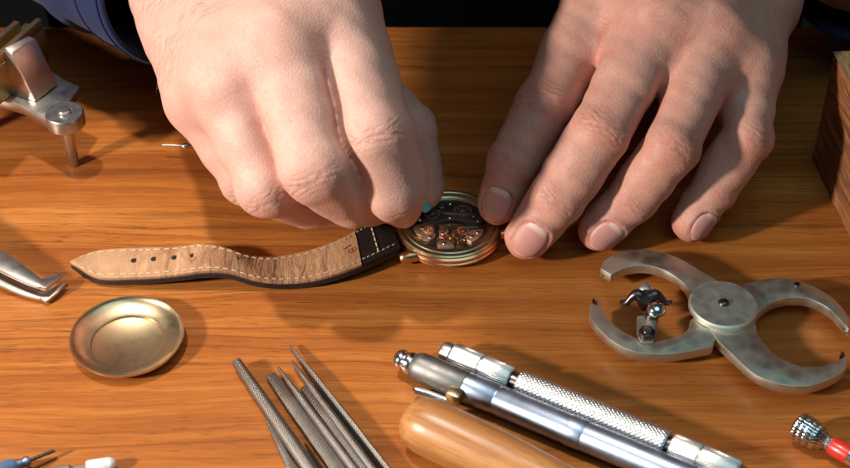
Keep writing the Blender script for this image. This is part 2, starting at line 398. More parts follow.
# ------------------------------------------------------------------ hands: signed distance field -> surface net
def nrm(v): v = np.asarray(v, float); return v/max(1e-9, np.linalg.norm(v))
def cone(X, a, b, r1, r2):
    a = np.asarray(a, np.float32); b = np.asarray(b, np.float32); d = b-a; L2 = float(d@d)
    px = X[..., 0]-a[0]; py = X[..., 1]-a[1]; pz = X[..., 2]-a[2]
    t = np.clip((px*d[0]+py*d[1]+pz*d[2])/L2, 0, 1)
    return np.sqrt((px-d[0]*t)**2+(py-d[1]*t)**2+(pz-d[2]*t)**2)-(r1+(r2-r1)*t)
def smin(a, b, k):
    h = np.maximum(k-np.abs(a-b), 0)/k
    return np.minimum(a, b)-h*h*k*0.25
def smax(a, b, k): return -smin(-a, -b, k)
def surface_net(D, origin, h):
    """naive surface nets on a regular grid"""
    sg = D < 0
    nx, ny, nz = D.shape
    c = np.zeros((nx-1, ny-1, nz-1), np.int8)
    for i in (0, 1):
        for j in (0, 1):
            for k in (0, 1): c += sg[i:nx-1+i, j:ny-1+j, k:nz-1+k]
    idx = np.argwhere((c > 0) & (c < 8))
    acc = np.zeros((len(idx), 3)); cnt = np.zeros(len(idx))
    corner = [(i, j, k) for i in (0, 1) for j in (0, 1) for k in (0, 1)]
    for p in corner:
        for ax in range(3):
            if p[ax]: continue
            q = list(p); q[ax] = 1
            da = D[idx[:, 0]+p[0], idx[:, 1]+p[1], idx[:, 2]+p[2]]; db = D[idx[:, 0]+q[0], idx[:, 1]+q[1], idx[:, 2]+q[2]]
            m = (da < 0) != (db < 0)
            t = np.where(m, da/np.where(m, da-db, 1), 0)
            pt = np.tile(np.array(p, float), (len(idx), 1)); pt[:, ax] += t
            acc[m] += pt[m]; cnt += m
    V = (idx+acc/cnt[:, None])*h+origin
    lut = -np.ones(c.shape, np.int64); lut[idx[:, 0], idx[:, 1], idx[:, 2]] = np.arange(len(idx))
    F = []
    for ax in range(3):
        a1, a2 = (ax+1) % 3, (ax+2) % 3
        s0 = [slice(None)]*3; s1 = [slice(None)]*3; s0[ax] = slice(0, -1); s1[ax] = slice(1, None)
        e = sg[tuple(s0)] != sg[tuple(s1)]
        E = np.argwhere(e)
        ok = (E[:, a1] > 0) & (E[:, a2] > 0) & (E[:, a1] < D.shape[a1]-1) & (E[:, a2] < D.shape[a2]-1)
        E = E[ok]; inside = sg[E[:, 0], E[:, 1], E[:, 2]]
        def g(o1, o2):
            Q = E.copy(); Q[:, a1] -= o1; Q[:, a2] -= o2; return lut[Q[:, 0], Q[:, 1], Q[:, 2]]
        quad = np.stack([g(1, 1), g(0, 1), g(0, 0), g(1, 0)], 1)
        quad[~inside] = quad[~inside][:, ::-1]
        F.append(quad)
    return V, np.concatenate(F)

class Hand:
    def __init__(s, fingers, radii, wrist, arm, up, kp=9.0, arm_r=(22, 30), web=1.0, bumps=2.2):
        """fingers: thumb, index, middle, ring, little as [base, joint, joint, tip]; wrist = (thumb side, little side)"""
        s.f = [[np.array(p, float) for p in f] for f in fingers]; s.r = radii; s.kp = kp
        s.w = [np.array(p, float) for p in wrist]; s.arm = [np.array(p, float) for p in arm]; s.arm_r = arm_r
        s.up = nrm(up); s.web = web; s.bumps = bumps; s.frames = []
        for i, f in enumerate(s.f):
            ax = [nrm(f[k+1]-f[k]) for k in range(3)]
            bend = np.cross(ax[0], ax[2])
            up_i = s.up
            lat = nrm(np.cross(ax[0], up_i))
            if np.linalg.norm(bend) > 0.25:                       # the joints of a bent finger share one plane
                b = nrm(bend); lat = b if b@lat > 0 else -b
            s.frames.append((ax, lat, [nrm(np.cross(lat, a)) for a in ax]))
    def finger(s, X, i):
        f, r = s.f[i], s.r[i]; ax, lat, dor = s.frames[i]
        d = cone(X, f[0], f[1], r[0], r[1]*0.97)
        d = smin(d, cone(X, f[1], f[2], r[1]*0.97, r[2]*0.98), 1.2)
        d = smin(d, cone(X, f[2], f[3], r[2]*0.98, r[3]), 1.2)
        # belly of the proximal and middle bones, pad of the tip
        for k, w, sh in ((0, 0.42, 0.7), (1, 0.5, 0.8)):
            c = f[k]*(1-w)+f[k+1]*w-dor[k]*sh; h = np.linalg.norm(f[k+1]-f[k])*0.16; a2 = ax[k]*h; rr = (r[k]*(1-w)+r[k+1]*w)*0.99
            d = smin(d, cone(X, c-a2, c+a2, rr, rr), 2.5)
        c = f[3]-dor[2]*1.4-ax[2]*3; d = smin(d, cone(X, c-ax[2]*3, c+ax[2]*2, r[3]*0.97, r[3]*0.88), 2)
        j = f[1]+(dor[0]+dor[1])*0.5*s.bumps; d = smin(d, cone(X, j-lat*1.2, j+lat*1.2, r[1]*0.86, r[1]*0.86), 2)
        j = f[2]+(dor[1]+dor[2])*0.5*0.7; d = smin(d, cone(X, j-lat, j+lat, r[2]*0.88, r[2]*0.88), 2)
        return d
    def palm(s, X):
        wr, wl = s.w; d = None
        for i in range(1, 5):
            t = (i-1)/3.0; b = wr*(1-t)+wl*t; m = s.f[i][0]; rm = s.r[i][0]
            q = cone(X, b, m, 15.0, rm*1.02); d = q if d is None else smin(d, q, 10)
            k = m+s.up*2.8; d = smin(d, cone(X, k-nrm(m-b)*5, k+nrm(m-b)*1.5, 8.2, 8.6), 6)      # knuckle
            tn0 = b*0.55+m*0.45+s.up*(10.5); tn1 = m+s.up*7.5                                      # tendon
            d = smin(d, cone(X, tn0, tn1, 2.6, 4.0), 6)
            if i < 4:
                n = s.f[i+1][0]; mid = (m+n)/2+s.up*(0.8 if s.web > 0.5 else -0.5); b2 = b*0.5+(wr*(1-(i)/3.0)+wl*(i/3.0))*0.5
                d = smin(d, cone(X, b2, mid, 14.0, rm*0.90), 9)
                if s.web < 0.5: continue
                w0 = (s.f[i][0]*0.62+s.f[i][1]*0.38+s.f[i+1][0]*0.62+s.f[i+1][1]*0.38)/2-s.up*1.5
                d = smin(d, cone(X, mid, w0, rm*0.86, rm*0.55), 6)
        th = s.f[0]
        d = smin(d, cone(X, wr-s.up*6, th[0], 15, s.r[0][0]*1.15), 12)
        d = smin(d, cone(X, (wr+s.f[1][0])/2-s.up*8, th[0], 12, s.r[0][0]), 12)
        d = smin(d, cone(X, wl-s.up*5, (wl*0.45+s.f[4][0]*0.55)-s.up*7, 13, 11.5), 12)            # heel of the hand
        if s.web < 0.5:
            d = smin(d, cone(X, (wr+wl)/2-s.up*16, (s.f[2][0]+s.f[3][0])/2-s.up*19, 15, 14), 14)  # unseen fill under the palm, added to block the front lamp
        n = nrm(wl-wr)*6
        a0, a1 = s.arm; ra, rb = s.arm_r
        d = smin(d, smin(cone(X, wr, a0-n, 15.5, ra*0.8), cone(X, wl, a0+n, 15.5, ra*0.8), 10), 12)
        d = smin(d, smin(cone(X, a0-n, a1-n, ra*0.8, rb*0.85), cone(X, a0+n, a1+n, ra*0.8, rb*0.85), 12), 12)
        return d
    def sdf(s, X):
        X = np.asarray(X, np.float32); p = s.palm(X); d = None; fm = None
        for i in range(5):
            f = s.finger(X, i); q = smin(p, f, s.kp if i else 12.0)
            if d is None: d, fm = q, f; continue
            c = 2.2*np.exp(-((fm-f)/2.8)**2)*np.clip((p-np.minimum(fm, f)-1.0)/6.0, 0, 1)     # the fold between two fingers
            d = smin(d, q, 1.2)+c; fm = np.minimum(fm, f)
        return d
    def mesh(s, h, lo, hi):
        ax = [np.arange(lo[k], hi[k]+h, h, dtype=np.float32) for k in range(3)]
        D = np.empty([len(a) for a in ax], np.float32)
        Y, Z = np.meshgrid(ax[1], ax[2], indexing='ij')
        step = 24
        for i in range(0, len(ax[0]), step):
            xs = ax[0][i:i+step]
            X = np.empty((len(xs),)+Y.shape+(3,), np.float32); X[..., 0] = xs[:, None, None]; X[..., 1] = Y; X[..., 2] = Z
            D[i:i+step] = s.sdf(X)
        V, F = surface_net(D, np.array(lo, float), h)
        # relax the folds between fingers, where the field has a kink
        fd = np.sort(np.stack([s.finger(V.astype(np.float32), i) for i in range(5)], 1), 1)
        w = (0.75*np.exp(-((fd[:, 1]-fd[:, 0])/3.0)**2)*(fd[:, 0] < 5))[:, None]
        E = np.concatenate([F[:, [0, 1]], F[:, [1, 2]], F[:, [2, 3]], F[:, [3, 0]]])
        cnt = np.bincount(E.ravel(), minlength=len(V))[:, None]
        for _ in range(7):
            acc = np.stack([np.bincount(E[:, 0], V[E[:, 1], k], len(V))+np.bincount(E[:, 1], V[E[:, 0], k], len(V)) for k in range(3)], 1)
            V = V+(acc/np.maximum(cnt, 1)-V)*w
        return V, F
    def normal(s, V, e=0.4):
        g = np.stack([s.sdf(V+np.eye(3)[k]*e)-s.sdf(V-np.eye(3)[k]*e) for k in range(3)], 1)
        return g/np.maximum(1e-6, np.linalg.norm(g, axis=1))[:, None]
    def details(s, V, N, nails=()):
        """attributes for the skin material, and small relief"""
        n = len(V); red = np.zeros(n); ws = np.zeros(n); wl = np.zeros(n); ww = np.zeros(n); disp = np.zeros(n)
        fd = np.stack([s.finger(V.astype(np.float32), i) for i in range(5)], 1); own = fd.argmin(1); near = fd.min(1)
        for i in range(5):
            f, r = s.f[i], s.r[i]; ax, lat, dor = s.frames[i]; mine = (own == i) & (near < 2.5)
            for k, (sig, amt) in enumerate(((4.6, 1.0), (3.0, 0.7))):
                J = f[k+1]; A = nrm(ax[k]+ax[k+1]); Dn = nrm(dor[k]+dor[k+1])
                q = V-J; sl = q@A; ll = q@lat; fac = np.clip(N@Dn*1.4-0.25, 0, 1)
                w = np.exp(-(sl/sig)**2)*fac*amt*mine*(np.linalg.norm(q, axis=1) < r[k+1]*2.1)
                use = w > ww; ww[use] = w[use]; ws[use] = sl[use]; wl[use] = ll[use]
                red = np.maximum(red, np.exp(-(sl/(sig*1.5))**2)*fac*mine*(0.75 if k == 0 else 0.35)*(np.linalg.norm(q, axis=1) < r[k+1]*2.2))
                wob = sl+0.05*ll*ll*np.sign(sl)*-0.6+0.7*np.sin(ll*0.8+i*2.1)+0.5*np.sin(ll*1.9+i)
                disp += -0.27*w*(np.exp(-((wob-0.9)/0.55)**2)+0.8*np.exp(-((wob+1.6)/0.6)**2)*(0.5+0.5*np.sin(ll*0.9+i*1.7))+0.5*np.exp(-((wob-3.2)/0.6)**2)*(0.5+0.5*np.sin(ll*0.7+i*2.9)))
            q = (V-f[3])@ax[2]; red = np.maximum(red, np.clip((q+9)/14, 0, 1)*0.7*mine)
            q = V-(f[0]+s.up*6); red = np.maximum(red, 0.75*np.exp(-(np.linalg.norm(q, axis=1)/11)**2)) if i else red
        second = np.sort(fd, 1)[:, 1]
        red = np.maximum(red, 0.6*np.exp(-np.clip(second, 0, 9)/2.0)*(near < 3))
        for nl in nails:
            c, a, l, d, hw, hl = nl
            q = V-c; y = q@a; x = q@l; dd = q@d
            e = np.maximum(np.abs(x)/hw, np.abs(y)/hl); e = (np.abs(x/hw)**3+np.abs(y/hl)**3)**(1/3)
            on = (dd > -3)
            disp += np.where(on & (e < 1.0), -0.5, 0)+np.where(on, 0.45*np.exp(-((e-1.16)/0.13)**2)*(y < hl*0.55), 0)
            red = np.maximum(red, np.where(on, 0.5*np.exp(-((e-1.15)/0.2)**2), 0))
        # slow unevenness of flesh
        u = V*0.16
        disp += 0.22*(np.sin(u[:, 0]*1.7+1.3*np.sin(u[:, 1]*1.1))*np.sin(u[:, 1]*1.9+u[:, 2]*1.3)+0.5*np.sin(u[:, 0]*4.1+u[:, 2]*3.3)*np.sin(u[:, 1]*3.7))
        disp *= np.clip((second-near)/2.5, 0.0, 1)
        red = np.maximum(red, 1.2*np.exp(-((second-near)/2.0)**2)*(near < 3.5))  # redder, darker colour painted into the finger folds to deepen their shade
        return disp, dict(red=red, wr_s=ws, wr_l=wl, wr_w=ww, pale=np.zeros(n))
    def nail_frame(s, i, hw, hl, back=0.5):
        f = s.f[i]; ax, lat, dor = s.frames[i]
        return (f[3]-ax[2]*back+dor[2]*s.r[i][3]*0.9, ax[2], lat, dor[2], hw, hl)
    def nail_mesh(s, i, nl, name, parent):
        c, a, l, d, hw, hl = nl; f = s.f[i]; r = s.r[i][3]
        rings, seg = 12, 44; pts = [(0.0, 0.0, 0.0)]
        for q in range(1, rings+1):
            rho = q/rings
            for k in range(seg):
                t = 2*math.pi*k/seg; cx, sy = math.cos(t), math.sin(t); n = 2.3
                g = (abs(cx)**n+abs(sy)**n)**(-1/n); pts.append((rho*cx*g, rho*sy*g, rho))
        pts = np.array(pts)
        th = pts[:, 0]*min(1.15, hw/r*1.05)
        axisp = f[3]+a*(((c-f[3])@a)+pts[:, 1:2]*hl)
        dirs = np.sin(th)[:, None]*l+np.cos(th)[:, None]*d
        T = axisp+dirs*(r*1.9); 
        for _ in range(24):
            T = T-dirs*(s.finger(T.astype(np.float32), i)*0.8)[:, None]
        rho = pts[:, 2]
        off = 0.02+0.20*(1-np.clip((rho-0.80)/0.2, 0, 1)**2)-0.10*np.clip((rho-0.9)/0.1, 0, 1)
        off = np.where(pts[:, 1] > 0.45, off+0.15*np.clip(pts[:, 1], 0, 1), off)
        T = T+dirs*off[:, None]
        mb = MB(); F = [(0, 1+k, 1+(k+1) % seg) for k in range(seg)]
        for q in range(rings-1):
            for k in range(seg):
                F.append((1+q*seg+k, 1+(q+1)*seg+k, 1+(q+1)*seg+(k+1) % seg, 1+q*seg+(k+1) % seg))
        mb.add(T, F); o = mb.build(name, M['nail'], parent, angle=180, local=True)
        for nm, vals in (('edge', np.clip(pts[:, 1], 0, 1)**1.0*(0.6+0.4*rho)), ('lunula', np.clip((-pts[:, 1]-0.55)*4, 0, 1)*(np.abs(pts[:, 0]) < 0.6))):
            at = o.data.attributes.new(nm, 'FLOAT', 'POINT'); at.data.foreach_set('value', vals.astype(np.float32))
        return o

# --- right hand (right of the photo): fingers steadying the case
RH = Hand(
    fingers=[[P(630, 40, 32), P(574, 85, 27), P(548, 122, 22), P(524, 166, 12)],
             [P(604, -6, 57), P(546, 104, 42), P(514, 163, 27), P(499, 204, 14)],
             [P(662, 20, 61), P(601, 131, 42), P(557, 196, 24), P(528, 236, 10.5)],
             [P(716, 33, 57), P(671, 147, 39), P(633, 197, 20), P(599, 230, 9)],
             [P(748, 64, 46), P(747, 138, 34), P(714, 188, 18), P(691, 223, 8.5)]],
    radii=[(12, 11, 10.5, 8.5), (11.8, 9.4, 8.4, 7.1), (11.4, 10.2, 9.2, 7.7), (10.8, 9.2, 8.0, 6.9), (9.6, 8.3, 7.4, 6.3)],
    wrist=(P(728, -135, 66), P(770, -76, 58)), arm=(P(860, -62, 54), P(1130, -110, 56)),
    up=nrm(np.array([-0.05, -0.45, 0.9])), arm_r=(24, 33), kp=7.0, bumps=0.9)
# --- left hand (left of the photo): bent fingers pinching at the rim of the case
LH = Hand(
    fingers=[[P(335, 52, 42), P(362, 90, 40), P(407, 131, 33), P(420, 186, 15)],
             [P(334, 12, 78), P(374, 134, 59), P(389, 185, 42), P(395, 202, 21)],
             [P(279, 42, 77), P(314, 166, 54), P(355, 191, 38), P(377, 202, 20)],
             [P(228, 82, 66), P(270, 182, 45), P(311, 197, 29), P(340, 199, 15)],
             [P(205, 98, 49), P(250, 176, 33), P(278, 192, 20), P(302, 194, 11)]],
    radii=[(12, 11, 9.6, 8.2), (13.4, 12.3, 11.5, 9.3), (12.8, 11.9, 11.2, 9.2), (12.2, 10.9, 9.8, 8.4), (11.4, 9.6, 8.6, 7.5)],
    wrist=(P(275, -95, 70), P(162, -56, 58)), arm=(P(145, -110, 56), P(-120, -275, 54)),
    up=nrm(np.array([-0.18, -0.35, 0.92])), arm_r=(24, 33), kp=5.0, web=0.0, bumps=0.5)

person = empty('person', (0, 175, -300), 'person in a navy shirt, both bare hands working on the open watch', 'person')
def L(p): return (p[0], p[1]-175, p[2]+300)
H_RES = 0.75
bodyV, bodyF, attrs = [], [], {}
NAILS = [(1, RH.nail_frame(1, 5.0, 6.0, 1.3)), (2, RH.nail_frame(2, 5.4, 6.3, 1.3)), (3, RH.nail_frame(3, 4.9, 5.8, 1.2)), (4, RH.nail_frame(4, 4.3, 5.3, 1.0))]
off = 0
for Hd, nl in ((RH, [n for _, n in NAILS]), (LH, [])):
    pts = np.array([p for f in Hd.f for p in f]+Hd.w+[Hd.arm[0]+(Hd.arm[1]-Hd.arm[0])*0.75])
    lo, hi = pts.min(0)-20, pts.max(0)+20
    lo[2] = max(lo[2], -6)
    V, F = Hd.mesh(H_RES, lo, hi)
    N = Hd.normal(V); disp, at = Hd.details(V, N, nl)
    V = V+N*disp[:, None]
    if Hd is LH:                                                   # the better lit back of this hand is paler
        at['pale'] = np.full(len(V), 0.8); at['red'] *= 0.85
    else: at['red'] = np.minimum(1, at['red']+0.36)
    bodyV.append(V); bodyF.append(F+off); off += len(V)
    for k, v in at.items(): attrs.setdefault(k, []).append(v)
# arms, trunk, neck and bowed head (all above or behind the frame), one surface with the hands
HD = np.array([-12.0, 32.0, 300.0])
class Trunk:
    def sdf(s, X):
        X = np.asarray(X, np.float32)
        d = cone(X, (0, 320, -280), (0, 330, 200), 100, 110)
        d = smin(d, cone(X, (-130, 330, 225), (130, 330, 225), 55, 55), 60)
        d = smin(d, cone(X, (-20, 320, 290), HD+np.array([10, 90, 25]), 58, 52), 40)
        for side, Hd in ((-1, LH), (1, RH)):
            a0, a1 = Hd.arm; e = np.array([side*285.0, 170, 45]); sh = np.array([side*185.0, 320, 230]); q = a0+(a1-a0)*0.6
            d = smin(d, smin(cone(X, q, e, 27, 36), cone(X, e, sh, 40, 52), 15), 25)
        d = smin(d, cone(X, HD+np.array([-6, 62, 32]), HD+np.array([0, 0, -5]), 78, 66), 25)            # skull
        d = smin(d, cone(X, HD+np.array([0, -20, -40]), HD+np.array([0, 30, -60]), 45, 36), 30)         # face and jaw
        d = smin(d, cone(X, HD+np.array([0, -46, -48]), HD+np.array([0, -30, -72]), 9, 12), 10)         # nose
        for side in (-1, 1):
            d = smin(d, cone(X, HD+np.array([side*72, 30, -15]), HD+np.array([side*78, 34, 10]), 9, 12), 6)  # ears
        return d
tr = Trunk(); hh = 7.0; lo = np.array([-360.0, -60, -390]); hi = np.array([360.0, 450, 420])
axs = [np.arange(lo[k], hi[k], hh, dtype=np.float32) for k in range(3)]
V, F = surface_net(tr.sdf(np.stack(np.meshgrid(*axs, indexing='ij'), -1)), lo, hh)
bodyV.append(V); bodyF.append(F+off); off += len(V)
for k in attrs: attrs[k].append(np.zeros(len(V)))
hair = MB(); rings = []
for j in range(13):
    t = math.pi/2*j/12; rings.append([L(HD+np.array([78*math.cos(q)*math.cos(t), 48+98*math.sin(q)*math.cos(t), 30+84*math.sin(t)])) for q in np.linspace(0, 2*math.pi, 48, endpoint=False)])
hair.loft(rings); hair_o = hair.build('hair', mat_plain('dark_hair', (0.03, 0.02, 0.014), 0.6, 0.4), person, local=True)
bV = np.concatenate(bodyV); bF = np.concatenate(bodyF)
mb = MB(); mb.v = [L(p) for p in bV]; mb.f = bF.tolist()
me = bpy.data.meshes.new('body'); me.from_pydata([(p[0]*S, p[1]*S, p[2]*S) for p in mb.v], [], mb.f); me.update()
me.polygons.foreach_set('use_smooth', [True]*len(me.polygons)); me.materials.append(M['skin'])
for k, v in attrs.items():
    a = me.attributes.new(k, 'FLOAT', 'POINT'); a.data.foreach_set('value', np.concatenate(v).astype(np.float32))
body = bpy.data.objects.new('body', me); COL.objects.link(body); body.parent = person
for i, nl in NAILS:
    o = RH.nail_mesh(i, nl, 'fingernail', body); o.location = [c*S for c in L((0, 0, 0))]

# fine hairs on the backs of the hands
hb = MB(); rnd = random.Random(4)
for Vh, Hd, n in ((bodyV[0], RH, 90), (bodyV[1], LH, 260)):
    Nn = Hd.normal(Vh[::7]); Vs = Vh[::7]; wc = (Hd.w[0]+Hd.w[1])/2; mc = (Hd.f[2][0]+Hd.f[3][0]+Hd.f[4][0])/3
    t = ((Vs-wc)@nrm(mc-wc))/np.linalg.norm(mc-wc); side = (Vs-wc)@nrm(Hd.w[1]-Hd.w[0])
    ok = np.where((Nn@Hd.up > 0.55) & (t > 0.0) & (t < 0.95) & (side > -12) & (side < 26))[0]
    for k in rnd.sample(list(ok), min(n, len(ok))):
        p, nn = Vs[k], Nn[k]; g = nrm(nrm(Hd.w[1]-Hd.w[0])*rnd.uniform(0.5, 1.2)+nrm(mc-wc)*rnd.uniform(0.1, 0.8)); g = nrm(g-nn*(g@nn)); ln = rnd.uniform(3.5, 7.5)
        hb.tube([L(p-nn*0.2), L(p+g*ln*0.5+nn*ln*0.22), L(p+g*ln+nn*ln*0.16)], [0.04, 0.035, 0.015], 4, cap=False)
hh_o = hb.build('body_hair', mat_plain('fine_hair', (0.24, 0.13, 0.08), 0.5, 0.3), body, local=True); tag(hh_o, kind='stuff')
tb = MB(); tb.box((0, -100, -12.5), (1400, 450, 25)); tag(tb.build('table', M['table'], None, (0, -100, -25), bevel=1.5), kind='structure')
fl = MB(); fl.add([(-4000, -4000, -750), (4000, -4000, -750), (4000, 4000, -750), (-4000, 4000, -750)], [(0, 1, 2, 3)]); tag(fl.build('floor', mat_plain('dark_floor', (0.02, 0.018, 0.016), 0.8, 0.3, 0, 20), None, (0, 0, -750)), kind='structure')
fl = MB(); fl.add([(-4000, 1900, -750), (4000, 1900, -750), (4000, 1900, 2500), (-4000, 1900, 2500)], [(0, 1, 2, 3)]); tag(fl.build('wall', mat_plain('dark_wall', (0.03, 0.03, 0.035), 0.9, 0.3, 0, 5), None, (0, 1900, -750)), kind='structure')
# ------------------------------------------------------------------ clothes of the person
def sleeve_mesh(path, rads, seed, cuff=26):
    rnd = random.Random(seed); pts = catmull(path, 14); n = len(pts); R = np.interp(np.linspace(0, 1, n), np.linspace(0, 1, len(rads)), rads)
    ph = [rnd.uniform(0, 6.28) for _ in range(8)]; rings = []; seg = 72
    def ring(p, t, r, amp, s):
        a = nrm(np.cross(t, (0, 0, 1))); b = np.cross(a, t); out = []
        for k in range(seg):
            q = 2*math.pi*k/seg
            wv = amp*(1.5*math.sin(s*0.16+2*math.sin(q+ph[0])+ph[1])+1.0*math.sin(s*0.29+1.5*math.sin(2*q+ph[2])+ph[3])+0.7*math.sin(3*q+ph[4]+s*0.05))
            out.append(p+a*math.cos(q)*(r+wv)*1.06+b*math.sin(q)*(r+wv))
        return out
    s = 0; prev = pts[0]; fr = []
    for j, p in enumerate(pts):
        t = nrm(pts[min(j+1, n-1)]-pts[max(j-1, 0)]); s += np.linalg.norm(p-prev); prev = p; fr.append((p, t, R[j], s))
    for p, t, r, sv in fr[:12][::-1]: rings.append(ring(p, t, r-1.8, min(1.0, 0.25+sv/60), sv))
    p, t, r, sv = fr[0]; rings.append(ring(p-t*0.8, t, r-0.9, 0.25, sv))
    for p, t, r, sv in fr: rings.append(ring(p, t, r, min(1.0, 0.25+sv/60), sv))
    mb = MB(); mb.loft([[L(q) for q in rr] for rr in rings], cap=False); return mb, fr, ring
lp = [P(196, -38, 56), P(92, -97, 54), P(-128, -229, 52), (-290, 150, 40), (-285, 250, 120), (-190, 320, 240)]
rp = [P(836, -62, 58), P(960, -95, 56), P(1130, -120, 50), (300, 150, 30), (285, 250, 120), (190, 320, 240)]
for path, rads, sd, lab in ((lp, (38, 41, 46, 55, 62, 66), 3, None), (rp, (38, 41, 46, 55, 62, 66), 9, None)):
    mb, fr, ring = sleeve_mesh(path, rads, sd); sl = mb.build('sleeve', M['cloth'], person, angle=180, local=True)
    hem = MB()
    for dist in (1.5, 14.0):                                       # two rows of stitching round the cuff
        j = min(range(len(fr)), key=lambda k: abs(fr[k][3]-dist)); p, t, r, sv = fr[j]
        p = p+t*(dist-sv); rr = ring(p, t, r+0.25, 0.25+dist/60 if dist > 3 else 0.25, dist)
        hem.tube([L(q) for q in rr+[rr[0]]], 0.35, 6, cap=False)
    hem.build('cuff_seam', M['cloth'], sl, local=True)
sh = MB(); rings = []
for z, hw, hd, y in ((-300, 190, 120, 300), (-120, 190, 120, 290), (0, 195, 120, 285), (120, 205, 120, 300), (230, 215, 115, 325), (300, 190, 95, 345), (340, 90, 70, 360), (352, 62, 60, 362)):
    rings.append([L((hw*math.cos(2*math.pi*k/64), y+hd*math.sin(2*math.pi*k/64)+4*math.sin(k*0.9+z*0.05), z)) for k in range(64)])
sh.loft(rings); sh.build('shirt', M['shaded_cloth'], person, angle=180, local=True)  # navy shirt coloured near black for the shade beyond the table edge

# ------------------------------------------------------------------ wrist watch, case open, back up
C = P(449, 222, 6.0); C[2] = 0
watch = empty('wristwatch', C, 'opened gold wristwatch on a tan-lined leather strap, movement bared, held under the fingers', 'watch')
def W(): return MB()
SA = nrm(P(377, 240, 5)-np.array([C[0], C[1], 5])); SA[2] = 0; SA = nrm(SA); SB = np.array([SA[1], -SA[0], 0])   # strap axis and across
if SB[1] > 0: SB = -SB                                                                                             # SB points to the camera
c0 = tuple(C)
case = W().revolve([(0, 0.4), (15.0, 0.4), (16.6, 0.9), (17.3, 1.5), (17.1, 1.9), (17.7, 2.1), (18.1, 2.6), (18.1, 3.0), (17.6, 3.3), (17.6, 3.5), (18.0, 3.8), (17.9, 4.6), (17.3, 5.0), (13, 5.0), (13, 2.4), (0, 2.4)], 'z', 96, c0)
case_o = case.build('case', M['gold'], watch, c0, angle=30)
rg = W().revolve([(17.25, 5.01), (17.2, 5.5), (16.8, 5.8), (15.9, 5.85), (15.6, 5.6), (15.3, 5.6), (15.0, 5.85), (13.6, 5.75), (13.2, 5.4), (12.9, 5.35), (12.6, 5.0), (12.6, 3.0)], 'z', 96, c0)
rg.build('case_ring', M['ring'], watch, c0, angle=30)
for a in (-2.05, -1.1, 0.6, 2.4):
    nt_ = W(); nt_.box((C[0]+16.4*math.cos(a), C[1]+16.4*math.sin(a), 5.86), (1.6, 0.9, 0.12), Matrix.Rotation(a+math.pi/2, 3, 'Z'))
    nt_.build('case_notch', M['hole'], watch, c0)
for sa, sb in ((1, 1), (1, -1), (-1, 1), (-1, -1)):
    base = np.array(C)+SA*sa*14.5+SB*sb*(9.2 if sa > 0 else 8.4); pts = [base+SA*sa*d+np.array([0, 0, z]) for d, z in ((0, 3.0), (2.6, 3.4), (4.4, 3.2), (5.2, 3.0), (5.6, 2.8))]
    W().tube(pts, [2.0, 2.1, 2.0, 1.6, 0.8], 20).build('lug', M['gold'], watch, c0, angle=60)
cr = W()
cr.tube([np.array(C)+SB*-17.5+np.array([0, 0, 3]), np.array(C)+SB*-20.5+np.array([0, 0, 3])], 2.4, 24); cr.build('crown', M['gold'], watch, c0, bevel=0.3)
c0m = (c0[0], c0[1], c0[2]-1.15)
mv = watch
KIDS0 = len(watch.children)
pl = W().revolve([(0, 2.9), (12.5, 2.9), (12.5, 3.3), (0, 3.3)], 'z', 64, c0).build('main_plate', M['plate'], mv, c0m)
def at(x, y, z=0): return (C[0]+x, C[1]+y, z)
def bridge(poly, z0, z1, mat, name='bridge'):
    pp = [(C[0]+x, C[1]+y) for x, y in catmull(poly, 5, True)]
    return MB().prism(pp, z0, z1).build(name, mat, mv, c0m, bevel=0.18, angle=40)
# the dark three-quarter plate, copper coloured bridges
arc = [(11.9*math.cos(t), 11.9*math.sin(t)) for t in np.linspace(0.15, math.pi-0.25, 14)]
bridge(arc+[(-9.5, 0.6), (-4.0, 0.8), (0.5, 2.2), (5.5, 0.6), (9.5, 0.4)], 3.31, 4.1, M['plate'])
low = [(12.3*math.cos(t), 12.3*math.sin(t)) for t in np.linspace(math.pi+0.1, 2*math.pi-0.1, 30)]
MB().prism([(C[0]+x, C[1]+y) for x, y in low], 3.31, 3.45).build('bridge', M['plate'], mv, c0m)
def flat(poly, z0, z1, mat, name='bridge'):
    return MB().prism([(C[0]+x, C[1]+y) for x, y in poly], z0, z1).build(name, mat, mv, c0m, bevel=0.1, angle=40)
flat([(-11.9, -2.2), (-10.6, -0.6), (-7.6, 0.2), (-5.4, -0.4), (-4.6, -2.2), (-5.2, -3.6), (-4.4, -5.4), (-5.2, -7.2), (-6.8, -8.6), (-8.4, -8.4), (-9.2, -6.4), (-10.8, -5.2)], 3.46, 4.3, M['copper'])
flat([(-3.8, -0.6), (-1.0, 0.5), (2.4, 0.3), (5.2, -0.7), (5.0, -1.7), (2.2, -1.0), (-1.0, -0.9), (-3.2, -1.9)], 3.46, 4.45, M['gold'])
flat([(5.4, -5.4), (7.0, -3.6), (9.8, -2.4), (11.4, -2.8), (10.6, -5.6), (9.0, -7.9), (7.2, -9.2), (5.8, -8.2)], 3.46, 4.15, M['copper'])
flat([(-4.0, -9.4), (-2.4, -8.2), (-0.2, -8.6), (1.2, -9.8), (1.6, -11.6), (-1.4, -11.9), (-3.8, -11.0)], 3.46, 4.25, M['copper'])
flat([(2.2, -10.2), (4.2, -10.0), (4.8, -10.8), (2.4, -11.6)], 3.46, 4.1, M['gold'])
flat([(-3.4, -3.0), (-1.6, -2.6), (-0.4, -5.4), (-1.6, -7.2), (-3.2, -6.6)], 3.46, 4.0, M['copper'])
